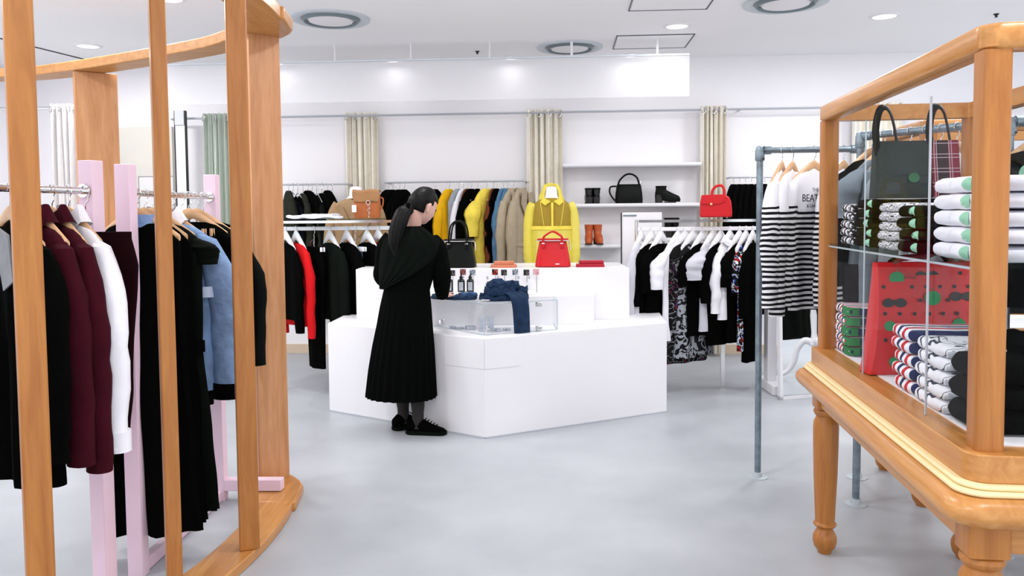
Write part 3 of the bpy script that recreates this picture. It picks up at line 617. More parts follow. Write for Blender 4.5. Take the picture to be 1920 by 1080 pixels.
# ----------------------------------------------------------------- wall rails and their clothes
def wall_rail(px0, px1, z, lab):
    a, c = xa(px0, 7.65, 345), xa(px1, 7.65, 345); xm = (a+c)/2; t = empty('wall_clothes_rail', (xm, WY(xm)-.30, z), WA, lab, 'clothes rail'); h = (c-a)/2
    b = B(); b.tube([(-h, 0, 0), (h, 0, 0)], .009, 8); b.build('rail_bar', PALE, t)
    for s in (-1, 1): b = B(); b.tube([(s*h, 0, 0), (s*h, .30, 0)], .009, 8); b.build('rail_bracket', PALE, t)
wall_rail(420, 645, 1.70, 'pale wall rail left with dark coats'); wall_rail(718, 984, 1.71, 'pale wall rail behind the shopper, carrying the coloured coats'); wall_rail(1364, 1530, 1.72, 'pale wall rail at right with black clothes')
def WG(px, kind, desc, m, z=1.70, L=1.0, hw=.2, a=58, key=None, grp='clothes on the back wall rails', **k):
    d = 7.66-.065*xa(px, 7.66, 345)-.0; x = xa(px, d, 345); d = WY(x)-.30
    k.setdefault('sl', .6); k.setdefault('zn', -.07); k.setdefault('zs', -.205); k.setdefault('neck', .03); a *= 1.16; hw *= .93
    return garment(Vector((x, d, z+.011+0)), r_(a), kind, desc, {'trench_coat': 'coat'}.get(kind, kind), m, 'wire', grp, L=L, hw=hw, low=True, key=(key or '')+'%s%.2f%.2f%.2f' % (kind, L, hw, k['sl'] or 0), **k)
lw = [(540, OLIVE, 'olive jacket nearest the wide wooden panel on the left wall rail'), (548, NAVYB, 'navy jacket, second dark piece from the wide wooden panel'),
      (557, BLACK, 'tall-peaked black jacket above the folded white shirts'), (567, OLIVE, 'dark olive waxed jacket over the left folded shirt'), (576, BLACK, 'black coat right of the olive waxed jacket'),
      (584, OLIVE, 'second olive coat in the middle of the left wall rail'), (593, BLACKG, 'black-green coat right of the second olive coat'), (603, BLACK, 'glossy black coat above the right folded shirt'),
      (613, BLACK, 'black coat two pieces left of the beige mannequin'), (622, NAVYB, 'navy coat touching the beige mannequin')]
for i, (px, m, dsc) in enumerate(lw): WG(px, 'coat', dsc, m, z=1.70, L=.98+.04*(i % 3), a=-52+7*(i*5 % 3), hw=.185+.012*(i*2 % 3), ht=.05, sr=.065, zn=-.07-.028*(i*7 % 4), zs=-.19-.02*(i*7 % 4), key=str(i))
mw = [(727, 'coat', BLACK, 'black coat closest to the tan satchel on the middle wall rail', 1.0), (735, 'coat', BLACK, "second black coat left of the shopper's head", .98), (748, 'coat', BLACK, "third black coat left of the shopper's head", 1.0), (757, 'coat', BLACK, "black coat just behind the shopper's ponytail", .98),
      (815, 'coat', BLACK, 'wide black coat in front of which the shopper looks down', 1.0)]
for px, kd, m, dsc, L in mw: WG(px, kd, dsc, m, L=L, a=55, ht=.05)
WG(841, 'jacket', 'mustard yellow jacket right of the shopper', YEL, L=1.0, a=48, hw=.17, ht=.05)
WG(859, 'dress', 'grey-blue slim dress beside the mustard jacket', GREYB, L=1.02, a=50, hw=.17, sl=0, ht=.05)
WG(868, 'shirt', 'white shirt between the grey-blue dress and brown coat', CLW, L=.92, a=55, hw=.17)
WG(876, 'coat', 'thin rust brown coat left of the black coat', BROWN, L=1.0, a=60, hw=.17)
WG(883, 'coat', 'black coat behind the green handbag handles', BLACK, L=1.0, a=52)
WG(895, 'dress', 'narrow black dress left of the yellow dress', BLACK, L=1.06, a=58, hw=.16)
WG(911, 'dress', 'pale yellow short-sleeved dress on the wall rail', YELP, L=1.10, a=42, hw=.18, sl=.33, sr=.09, flare=.05, ht=.06, pleat=.05, swide=1.1)
WG(925, 'coat', 'rust brown coat right of the yellow dress', BROWN, L=1.0, a=62, hw=.16)
WG(931, 'coat', 'black coat left of the blue denim pair', BLACK, L=1.05, a=55, hw=.17)
WG(943, 'shirt', 'faded denim shirt, left one of the pair', DENIML, L=.96, a=58, hw=.17, ht=.04)
WG(951, 'shirt', 'faded denim shirt, right one of the pair', DENIML, L=.96, a=58, hw=.17, ht=.04)
def trench(px, dsc, a):
    g = WG(px, 'trench_coat', dsc, BEIGE, L=1.08, a=a, hw=.2, sl=.66, ht=.055, sr=.075, collar=BEIGE, cuff=BEIGE)
    for s in (-1, 1): b = B(); b.extr([(s*.015, -.12), (s*.10, -.10), (s*.12, -.22), (s*.03, -.36)], -.06, -.068); b.build('lapel', BEIGE, g, bevel=.002)
    for k in range(3):
        for s in (-1, 1): b = B(); b.lathe([(.001, 0), (.014, 0), (.014, .006), (.001, .007)], n=10); o = b.build('button', BLACKG, g, loc=(s*.05, -.066, -.42-k*.14)); o.rotation_euler.x = PI/2
    b = B(); b.loft([ell((0, 0, 0), .205, .075, 24, z) for z in (-.58, -.62)], False, False); b.build('belt', BEIGE, g)
trench(962, 'beige trench coat with buttoned cuff, left of the pair', 48); trench(978, 'beige trench coat nearest the yellow raincoat', 52)
for i, (px, dsc) in enumerate([(1376, 'black coat just right of the small red handbag'), (1387, 'second black coat right of the small red handbag'), (1398, 'third black coat right of the small red handbag'), (1409, 'black coat left of the steel pipe on the right wall rail'), (1421, 'black coat behind the steel pipe on the right wall rail'), (1434, 'black coat between the steel pipe and striped shirts')]):
    WG(px, 'coat', dsc, BLACK, z=1.715, L=1.12, a=50, ht=.05)
# ----------------------------------------------------------------- pipe racks (right)
zP = 1.715
def pipe_rack(pts, lab, name='steel_pipe_rack', zP=1.715):
    t = empty(name, (pts[0][0], pts[0][1], 0), 0, lab, 'clothes rack'); c = t.location
    for i, (x, y, leg) in enumerate(pts):
        if leg:
            b = B(); b.tube([(x-c.x, y-c.y, 0.004), (x-c.x, y-c.y, zP-.03)], .0165, 16); b.build('upright_pipe', STEEL, t)
            b = B(); b.lathe([(.001, 0), (.052, 0), (.052, .005), (.024, .008), (.022, .028), (.017, .03)], (x-c.x, y-c.y, 0), 24); b.build('floor_flange', mat('pale_flange', srgb(190, 198, 204), .4, .3, var=.05), t)
            b = B(); b.lathe([(.022, zP-.055), (.024, zP-.05), (.024, zP-.03), (.023, zP), (.018, zP+.017), (.008, zP+.022)], (x-c.x, y-c.y, 0), 18); b.build('elbow_fitting', STEEL, t)
            b = B(); b.tube([(x-c.x+.012, y-c.y-.026, zP-.045), (x-c.x+.012, y-c.y-.02, zP-.045)], .004, 8); b.build('set_screw', DARKM, t)
    for (x0, y0, _), (x1, y1, _) in zip(pts, pts[1:]):
        b = B(); b.tube([(x0-c.x, y0-c.y, zP), (x1-c.x, y1-c.y, zP)], .0165, 16); b.build('top_pipe', STEEL, t)
        for (xs, ys), (xe, ye) in (((x0, y0), (x1, y1)), ((x1, y1), (x0, y0))):
            u = Vector((xe-xs, ye-ys, 0)).normalized(); a = Vector((xs-c.x, ys-c.y, zP)); b = B(); b.tube([a+u*.02, a+u*.055], .0225, 16); b.build('pipe_collar', STEEL, t)
    return t
PX = xa(1423, 4.15)
pipe_rack([(PX, 4.15, 1), (1.80, 4.13, 1)], 'grey steel pipe rack with the striped tops')
pipe_rack([(2.30, 4.9, 1), (3.5, 4.85, 1)], 'steel pipe rack with black T-shirts seen through the glass case')
q1 = (xa(1610, 3.75), 3.75, 1); q2 = (xa(1886, 3.18), 3.18, 1)
pipe_rack([q1, q2, (2.9, 3.05, 1)], 'grey steel pipe rack behind the glass case with plain T-shirts', zP=1.745)
STR = stripes('black_white_stripes', srgb(232, 232, 236), (.006, .007, .009, 1), .0262, .5, 2, -.325, srgb(234, 233, 240), None, .012)
STR2 = stripes('black_white_stripes_shifted', srgb(232, 232, 236), (.006, .007, .009, 1), .0262, .5, 2, -.312, srgb(234, 233, 240), None, .03)
GP = 'tops on the steel pipe racks'
def PG(px, dsc, m, L, a=42, **k): return garment(Vector((xa(px, 4.15, 283), 4.15-.03*(xa(px, 4.15)-PX), zP+.017)), r_(a), k.pop('kind', 'shirt'), dsc, 'top', m, k.pop('hang', 'wood'), GP, L=L, zn=-.13, zs=-.205, **k)
INK = mat('black_ink', (.006, .006, .006, 1), .8, var=.05)
s1 = PG(1466, 'striped long-sleeved top with white yoke, nearest the left steel pipe', STR, .80, a=58, slm=STR2, sl=.62, hw=.19, sr=.07, out=.035, hdesc='striped top nearest the left steel pipe', neck=.06)
s2 = PG(1486, 'second striped top with white yoke from the left steel pipe', STR2, .77, a=52, slm=STR, sl=.66, hw=.19, sr=.065, out=.03, neck=.06)
s3 = PG(1526, 'lettered striped top just left of the case post', STR, .84, a=30, slm=STR2, sl=.62, hw=.19, sr=.065, out=.03, neck=.06)
s4 = PG(1580, 'striped top seen through the left edge of the case glass', STR, .86, a=40, sl=.62, hw=.19, neck=.06)
ontext('Be', .055, INK, s1, (-.06, -.07, -.27), (PI/2, 0, 0))
for tx, z, sz in (('THE', -.235, .026), ('BEATLES', -.285, .052), ('& GARÇONS', -.315, .022)): ontext(tx, sz, INK, s3, (-.075, -.07, z), (PI/2, 0, 0))
def apple(parent, loc, r, m=GREENA, rot=(PI/2, 0, 0), name='apple_print', sx=1):
    b = B(); n = 28; ring = []
    for j in range(n):
        a = 2*PI*j/n; rr = r*(1-.10*max(0, math.sin(a))**8-.04*max(0, -math.sin(a))**12+.03*math.cos(2*a)); ring.append((rr*math.cos(a)*sx, rr*math.sin(a)))
    b.prism(ring, 0, .0012); b.tube([(0, r*.88, .0008), (r*.12, r*1.25, .0008)], r*.05, 5)
    o = b.build(name, m, parent, loc=loc, smooth=False); o.rotation_euler = rot; return o
for px, dsc, mm in ((1690, 'black T-shirt with green apple print behind the tartan bag', GREENA), (1742, 'black T-shirt with dull red apple print behind the tartan bag', mat('red_apple_print', srgb(150, 30, 60), .7, var=.05)), (1800, 'grey-black T-shirt left of the near case post', None), (1838, 'grey-black T-shirt hidden by the near case post', None)):
    g = garment(Vector((xa(px, 4.88, 290), 4.88, zP+.017)), r_(12), 'shirt', dsc, 'top', BLACK if mm else mat('charcoal_cloth', srgb(58, 66, 68), .9, bump=.2, var=.1, spec=.2), 'wood', GP, L=.74, sl=.2, sr=.08, out=.05, hw=.2)
    if mm: apple(g, (0, -.055, -.42), .06, mm)
for x_, w_ in ((3.04, 'left'), (3.20, 'middle'), (3.36, 'right')):
    garment(Vector((x_, 4.865, zP+.017)), r_(8), 'coat', 'long dark green-black coat behind the glass case, %s of three' % w_, 'coat', BLACKG, 'wood', GP, L=1.42, hw=.2, sl=.6, zn=-.13, zs=-.205, flare=.03)
def QG(d, dsc, m, L=.68, a=31, **k):
    kk = (d-q1[1])/(q2[1]-q1[1]); return garment(Vector((q1[0]+(q2[0]-q1[0])*kk, d, zP+.047)), r_(a), k.pop('kind', 'shirt'), dsc, 'top', m, 'wood', GP, L=L, zn=-.13, zs=-.205, **k)
QG(3.70, 'black top at the far end of the T-shirt pipe rack', BLACK, sl=.5, hw=.215, out=.05, L=1.0)
QG(3.65, 'grey top behind the white T-shirts', CLGR, sl=.2, hw=.21, sr=.075, out=.05, L=.6)
QG(3.60, 'long grey sleeved sweater behind the white T-shirts', CLGR, sl=.68, hw=.20, sr=.06, out=-.01, L=.8)
QG(3.54, 'blue-grey T-shirt leftmost of the pale ones', GREYB, sl=.2, hw=.195, sr=.07)
QG(3.48, 'white T-shirt, farthest of three behind the case', CLW, sl=.2, hw=.19, sr=.075, out=.05, L=.8)
QG(3.42, 'white T-shirt, middle of three behind the case', CLW, sl=.2, hw=.19, sr=.075, out=.05, L=.82)
QG(3.36, 'white T-shirt, nearest of three behind the case', CLW, sl=.2, hw=.19, sr=.075, out=.05, L=.84)
g = garment(Vector((xa(1945, 3.15), 3.163, zP+.047)), r_(8), 'shirt', 'black T-shirt with green apple at the right picture edge', 'top', BLACK, 'wood', GP, L=.75, zn=-.135, zs=-.215, hw=.21, sl=.22, sr=.085, out=.05)
apple(g, (-.085, -.055, -.23), .045, MINT)
g = garment(Vector((xa(2010, 3.13), 3.14, zP+.047)), r_(60), 'coat', 'long black coat hanging to the floor at the right picture edge', 'coat', BLACK, 'wood', GP, L=1.35, hw=.2, sl=.6, ht=.07, flare=.05)
# ================================================================= COUNTER
cA = onz(618, 770); cB = onz(910, 822); cC = onz(1250, 772)
cD = Vector((1.16, 6.45, 0)); cE = Vector((-1.28, 6.5, 0))
H1, H2, H3 = .63, .83, 1.0
t = empty('display_counter', (0, 5.8, 0), 0, 'large white stepped display counter in the middle of the shop', 'counter')
def TC(p): return (p.x, p.y-5.8)
b = B(); b.prism([TC(p) for p in (cA, cB, cC, cD, cE)], 0, H1); b.build('low_tier', LAQ, t, bevel=.003, smooth=False)
tl = onz(667, 505, H3); tr = onz(1180, 503, H3)
fy = 5.86
b = B(); b.prism([(tl.x, tl.y-5.8), (tr.x, tr.y-5.8), (tr.x+.02, .64), (tl.x, .68)], H1, H3); b.build('high_tier', LAQ, t, bevel=.003, smooth=False)
m1 = xa(800, 5.45); m2 = xa(1112, 5.52)
b = B(); b.prism([(m1, -.33), (m2, -.28), (m2+.04, .02), (m1, .05)], H1, H2-.001); b.build('middle_tier', LAQ, t, bevel=.003, smooth=False)
def on(a, c, px, z=0):        # point of the floor line a-c seen at column px
    best = None
    for i in range(401):
        p = a.lerp(c, i/400); q = abs((p-co.matrix_world.translation).dot(R_)/ (p-co.matrix_world.translation).dot(fwd)*F+960-px)
        if best is None or q < best[0]: best = (q, p)
    return best[1]
dl = on(cA, cB, 836); dr = on(cB, cC, 976)
nl = Vector((cA.y-cB.y, cB.x-cA.x, 0)).normalized()*-1; nr = Vector((cC.y-cB.y, -(cC.x-cB.x), 0)).normalized()
nl = Vector(((cB-cA).y, -(cB-cA).x, 0)).normalized()
for nm, a, c, n in (('drawer_front', dl, cB, nl), ('drawer_front', cB, dr, nr)):
    o = n*.004; b = B(); b.prism([TC(a), TC(c), TC(c+o), TC(a+o)], .435, .624); b.build(nm, LAQ, t, bevel=.001, smooth=False)
b = B()
for a, c, n in ((cA, cB, nl), (cB, cC, nr)): b.prism([TC(a), TC(c), TC(c+n*.012), TC(a+n*.012)], 0, .008)
b.build('floor_trim', PALE, t, smooth=False)
# glass vitrine on the front corner
g1 = on(cA, cB, 806) ; g1 = on(cA, cB, 800); g2 = on(cB, cC, 1060)
# account for the height: take them a little inside
P1 = onz(812, 611, H1); Pc = onz(908, 629, H1); P2 = onz(1045, 618, H1)
t = empty('glass_vitrine', (Pc.x, Pc.y, H1), 0, 'low clear glass vitrine on the front corner of the counter', 'glass case')
def TV(p): return (p.x-Pc.x, p.y-Pc.y)
GL2 = glass('vitrine_glass', (.98, .985, .99, 1), .04)
EDG = mat('glass_edge', srgb(175, 190, 200), .2, spec=.6, var=.05)
def pane(a, c, z0, z1, nm, th=.007):
    a, c = Vector(a), Vector(c); n = Vector(((c-a).y, -(c-a).x, 0)).normalized()*th
    b = B(); b.prism([TV(a), TV(c), TV(c-n), TV(a-n)], z0, z1); return b.build(nm, GL2, t, smooth=False)
pane(P1, Pc, 0.001, .192, 'glass_pane'); pane(Pc, P2, 0.001, .192, 'glass_pane')
bk1 = Vector((P1.x+.02, 5.46, 0)); bk2 = Vector((P2.x-.01, 5.50, 0))
pane(P2, bk2, 0.001, .192, 'glass_pane')
b = B(); b.prism([TV(P1), TV(Pc), TV(P2), TV(bk2), TV(bk1)], .193, .2); b.build('glass_top', GL2, t, smooth=False)
for a, c in ((P1, Pc), (Pc, P2), (P2, bk2)):
    for z in (.0, .196):
        b = B(); b.tube([Vector((*TV(a), z+.002)), Vector((*TV(c), z+.002))], .0028, 6); b.build('glass_edge', EDG, t)
for p in (Pc, P2): b = B(); b.tube([Vector((*TV(p), 0)), Vector((*TV(p), .196))], .003, 6); b.build('glass_edge', EDG, t)
def clampb(px, z, a, c, w=.035):
    p = on(Vector((a.x, a.y, H1+z)), Vector((c.x, c.y, H1+z)), px); b = B(); b.box((*TV(p), z), (w, w, .03), math.atan2((c-a).y, (c-a).x)); b.build('metal_clamp', CHROME, t, bevel=.004)
clampb(1010, .175, Pc, P2); clampb(1010, .02, Pc, P2); clampb(914, .03, Pc, P2, .025); clampb(828, .04, P1, Pc, .03)
dsp = [(905, 5.22, .05, .09, 'small upright clear display card left of the vitrine corner'), (920, 5.24, .05, .09, 'small upright clear display card right of the vitrine corner'), (882, 5.3, .06, .025, 'small grey box lying in the glass vitrine'), (862, 5.34, .07, .012, 'flat silver trinket left in the vitrine'), (848, 5.37, .05, .012, 'silver trinket beside the left clamp'), (950, 5.25, .06, .012, 'silver trinket right of the vitrine corner'), (934, 5.19, .03, .02, 'tiny pale block near the vitrine front')]
for px, d, w, h, lab in dsp:
    b = B()
    if h > .05: b.box((0, 0, h/2), (w*.8, .008, h), .1); b.box((0, 0, .006), (w, .04, .012), .1)
    elif h > .015: b.box((0, 0, h/2), (w, .05, h), .3)
    else:
        for k in range(5): b.lathe([(.001, 0), (.010, 0), (.009, h), (.001, h)], (w*.3*math.cos(k*1.3), .02*math.sin(k*1.3), 0), 10)
    tag(b.build('display_card' if h > .05 else 'small_box' if h > .015 else 'trinket', mat('pale_silver', srgb(186, 192, 204), .3, .3, var=.1, vscale=40), loc=(xa(px, d, 600), d, H1+.001), bevel=.001), lab, 'jewellery')
# bottles, holders and picture cards in front of the high tier
yb = 5.62
BG = mat('dark_bottle_glass', (.012, .014, .016, 1), .12, spec=.6, var=.05)
for i, px in enumerate((843, 865, 882)):
    x = xa(px, yb, 550); l = ('left', 'middle', 'right')[i]
    b = B(); b.box((0, 0, .011), (.085, .05, .022)); p = b.build('bottle_plinth', LAQ, loc=(x, yb, H2), bevel=.002, smooth=False); tag(p, 'white plinth with a black strip under the %s dark bottle' % l, 'plinth', 'bottle plinths')
    b = B(); b.box((.005, -.0255, .011), (.048, .002, .014)); b.build('black_strip', DARKM, p, smooth=False)
    tt = empty('perfume_bottle', (x, yb, H2+.022), 0, 'dark perfume bottle, %s one of three on the counter' % l, 'bottle', 'dark perfume bottles')
    b = B(); b.lathe([(.001, 0), (.024, 0), (.026, .004), (.026, .075), (.022, .086), (.011, .092), (.011, .098), (.001, .098)], n=20); b.build('bottle_body', BG, tt)
    b = B(); b.lathe([(.001, .098), (.014, .098), (.014, .106), (.008, .108), (.007, .118), (.001, .119)], n=16); b.build('stopper', DARKM, tt)
    b = B(); b.loft([[Vector((.0265*math.cos(a), .0265*math.sin(a), z)) for a in [math.radians(q) for q in range(235, 306, 10)]] for z in (.012, .07)], False, False, False); b.build('bottle_label', mat('label_grey', srgb(176, 182, 190), .5, var=.1, vscale=60), tt)
for i, px in enumerate((914, 934, 972, 992)):
    x = xa(px, yb, 530); tt = empty('clear_bottle', (x, yb, H2+.03), 0, ('leftmost clear tiny bottle between the picture cards', 'second clear tiny bottle behind the denim pile', 'third clear tiny bottle behind the denim pile', 'rightmost clear tiny bottle beside the denim pile')[i], 'bottle', 'clear bottles')
    b = B(); b.lathe([(.001, 0), (.017, 0), (.018, .05), (.008, .07), (.007, .08), (.001, .081)], n=16); b.build('bottle_body', mat('pale_clear_glass', srgb(232, 234, 240), .08, spec=.6, alpha=.55, var=0), tt)
    b = B(); b.lathe([(.001, .081), (.008, .081), (.008, .10), (.001, .101)], n=12); b.build('stopper', PALE, tt)
    b = B(); b.box((0, 0, .015), (.07, .045, .03)); tag(b.build('bottle_plinth', LAQ, loc=(x, yb, H2), bevel=.002), ('white plinth under the leftmost clear bottle', 'white plinth under the second clear bottle', 'white plinth under the third clear bottle', 'white plinth under the rightmost clear bottle')[i], 'plinth', 'bottle plinths')
cc = [(829, 512, 'k'), (848, 512, 'k'), (868, 510, 'r'), (886, 511, 'g'), (928, 510, 'd'), (945, 511, 'k'), (966, 510, 'g'), (987, 511, 'k'), (1005, 510, 'p')]
CM = {'k': patches('card_dark', [(0, (.01, .01, .01, 1)), (.5, srgb(120, 116, 112)), (.6, (.01, .01, .01, 1))], 60), 'r': patches('card_rosy', [(0, (.01, .01, .01, 1)), (.45, srgb(170, 100, 100)), (.6, srgb(60, 50, 50))], 60), 'g': patches('card_grey', [(0, srgb(60, 70, 84)), (.45, srgb(180, 190, 200)), (.58, srgb(70, 76, 90))], 60), 'd': patches('card_red_black', [(0, (.01, .01, .01, 1)), (.45, srgb(150, 40, 30)), (.58, srgb(210, 170, 150)), (.66, (.01, .01, .01, 1))], 50), 'p': patches('card_pink', [(0, srgb(200, 190, 200)), (.45, srgb(225, 130, 130)), (.58, srgb(150, 160, 180))], 60)}
cl = ["dark picture card on a stick nearest the shopper's arm", 'dark picture card behind the left dark bottle', 'rosy picture card behind the middle dark bottle', 'grey picture card behind the right dark bottle', 'red and black picture card under the tan wallets', 'black and white picture card second right of the bottles', 'pale grey picture card above the denim pile', 'black and white picture card above the right of the denim pile', 'pink picture card, rightmost of the row']
for (px, py, k), lab in zip(cc, cl):
    p = pt(px, py, 5.70); tt = empty('picture_card', (p.x, p.y, H2), 0, lab, 'picture card', 'picture cards on sticks')
    b = B(); b.box((0, 0, p.z-H2), (.042, .002, .042)); b.build('card', CM[k], tt, smooth=False)
    b = B(); b.tube([(.004, .002, 0), (.004, .002, p.z-H2-.02)], .0016, 6); b.build('stick', DARKM, tt)
# ================================================================= BAGS AND LEATHER GOODS
def handle(pts, r, m, parent, name='handle', ry=None):
    b = B(); b.tube(spline(pts, 6), r, 10, ry=ry); return b.build(name, m, parent)
def doctor_bag(px0, px1, pyt, pyb, pyh, d, lab, m, ztop, chrome=True, hx=(.3, .3)):
    xc = xa((px0+px1)/2, d, pyb); W = xa(px1, d, pyb)-xa(px0, d, pyb); Hh = (pyb-pyt)*d/F; Ht = (pyb-pyh)*d/F
    t = empty('handbag', (xc, d, ztop), r_(-6), lab, 'handbag')
    b = B(); rings = []
    for i in range(11):
        q = i/10; w = W/2*(1-.26*q**1.2); y = .085*(1-.55*q); rings.append([Vector((p[0], p[1], Hh*q*.96+.004)) for p in rrect(-w, w, -y, y, y*.55, 5)])
    b.loft(rings); b.build('bag_body', m, t, bevel=.004)
    w = W/2*.84
    b = B(); b.loft([[Vector((p[0], p[1], z)) for p in rrect(-w-e, w+e, -.045-e, .045+e, .02, 5)] for z, e in ((Hh*.93, 0), (Hh*.97, .006), (Hh*1.0, .006), (Hh*1.02, 0))]); b.build('frame_top', m, t, bevel=.002)
    b = B(); b.tube([(-w-.006, -.05, Hh*.95), (w+.006, -.05, Hh*.95)], .004, 8); b.tube([(w+.008, -.05, Hh*.95), (w+.012, 0, Hh*.9), (w+.02, 0, Hh*.6)], .005, 8); b.build('metal_frame', CHROME, t)
    for s, yy in ((0, -.05), (1, .045)):
        hh = W*.26; b0 = [(-hh, yy, Hh*.86), (-hh, yy-.004, Hh*1.05), (-hh*.75, yy, Ht*.90), (0, yy, Ht), (hh*.75, yy, Ht*.90), (hh, yy-.004, Hh*1.05), (hh, yy, Hh*.86)]
        handle(b0, .0065, m, t)
    for s in (-1, 1):
        b = B(); b.box((s*W*.26, -.058, Hh*.80), (.022, .008, .05)); b.build('handle_tab', m, t, bevel=.003)
        b = B(); b.box((s*W*.26, -.058, Hh*.85), (.024, .010, .008)); b.build('buckle', CHROME, t, bevel=.002)
    return t, W, Hh
doctor_bag(829, 893, 446, 498, 411, 6.0, 'black-green frame handbag with two arched handles beside the shopper', LBLACK, H3)
rb, W, Hh = doctor_bag(1004, 1070, 447, 499, 433, 5.98, 'large glossy red frame handbag in front of the yellow raincoat', LRED, H3)
b = B(); b.box((W*.14, -.088, .025), (.03, .002, .006)); b.build('maker_plate', CHROME, rb)
def wallet(px0, px1, z, d, m, lab, h=.022, rz=0):
    a, c = xa(px0, d, 495), xa(px1, d, 495); t = empty('wallet', ((a+c)/2, d, z), rz, lab, 'wallet', 'wallets on the counter'); w = (c-a)/2
    b = B(); b.loft([[Vector((p[0], p[1], zz)) for p in rrect(-w+e, w-e, -.05+e, .05-e, .012, 4)] for zz, e in ((0, .003), (h*.15, 0), (h*.42, 0), (h*.5, .003))]); b.build('wallet_body', m, t)
    b = B(); b.loft([[Vector((p[0], p[1], zz)) for p in rrect(-w+e+.001, w-e-.001, -.049+e, .049-e, .012, 4)] for zz, e in ((h*.5, .003), (h*.6, 0), (h*.9, 0), (h, .003))]); b.build('wallet_flap', m, t)
COR = mat('coral_leather', srgb(206, 128, 96), .5, var=.06); DRED = mat('raspberry_leather', srgb(176, 28, 54), .5, var=.06)
wallet(920, 969, H3, 5.95, COR, 'wide coral tan wallet at the bottom of its pair'); wallet(926, 964, H3+.024, 5.96, COR, 'smaller coral tan wallet on top of its pair', rz=.03)
wallet(1080, 1133, H3, 5.93, DRED, 'wide raspberry red wallet at the bottom of its pair', rz=-.06); wallet(1086, 1131, H3+.024, 5.95, DRED, 'smaller raspberry red wallet on top of its pair', rz=.05)
b = B(); b.lathe([(.045, 0), (.055, .002), (.06, .045), (.057, .045), (.052, .006), (.001, .006)], n=20); tag(b.build('glass_dish', GLASS, loc=(xa(1150, 6.0, 490), 6.0, H3)), 'small clear glass dish at the right end of the counter', 'dish')
# red saddle bag on the right glass shelf
t = empty('handbag', (xa(1342, 6.15, 400), 6.15, shr+.013), r_(-12), 'small boxy red handbag with a flap on the glass shelf', 'handbag'); w = .118
b = B(); prof = [(-w, 0), (w, 0), (w*1.02, .03), (w*.96, .10), (w*.8, .135), (w*.5, .145), (-w*.5, .145), (-w*.85, .135), (-w*1.0, .10), (-w*1.02, .03)]
rr_ = []
for i in range(7):
    q = i/6; rr_.append([Vector((x*(1-.03*abs(q*2-1)**3), -.06+.12*q, z*1.17)) for x, z in prof])
b.loft(rr_); b.build('bag_body', LRED, t, bevel=.01)
b = B(); b.loft([[Vector((x*1.02, -.068+.002*k, z)) for x, z in [(-w*.9, .170), (w*.6, .174), (w*.55, .12), (w*.2, .10), (-w*1.0, .10)]] for k in (0, 3)]); b.build('front_flap', LRED, t, bevel=.004)
b = B(); b.lathe([(.001, 0), (.009, 0), (.009, .005), (.001, .006)], n=12); o = b.build('heart_clasp', mat('gold', srgb(226, 190, 140), .25, 1, var=.05), t, loc=(-w*.3, -.068, .10)); o.rotation_euler.x = PI/2
handle([(-.03, 0, .165), (-.025, 0, .205), (.005, 0, .238), (.045, 0, .240), (.062, 0, .205), (.065, 0, .165)], .010, LRED, t, ry=.006)
b = B()
for s in (-1, 1): b.lathe([(.001, 0), (.005, 0), (.005, -.008), (.001, -.008)], (s*w*.7, -.03, 0), 8)
b.build('stud_feet', CHROME, t)
# black handbag on the upper wall shelf
z1 = SH1[0]; yw = SH1[1]-.15
t = empty('handbag', (xa(1179, yw, 375), yw, z1), 0, 'black slouchy leather handbag on the upper wall shelf', 'handbag'); w = .13
b = B(); b.loft([[Vector((p[0], p[1], z)) for p in rrect(-ww, ww, -yy, yy, yy*.8, 4)] for z, ww, yy in ((0, .13, .05), (.03, .133, .055), (.10, .128, .05), (.17, .118, .035), (.185, .112, .02))]); b.build('bag_body', LBLACK, t)
handle([(-.105, 0, .175), (-.085, 0, .225), (-.03, 0, .275), (.03, 0, .28), (.08, 0, .245), (.10, 0, .18)], .009, LBLACK, t, ry=.004)
handle([(-.12, 0, .165), (-.175, 0, .16), (-.185, 0, .11), (-.16, 0, .06), (-.125, 0, .02)], .008, LBLACK, t, 'shoulder_strap', ry=.003)
b = B(); b.box((.108, -.01, .2), (.012, .02, .03)); b.build('strap_ring', CHROME, t, bevel=.003)
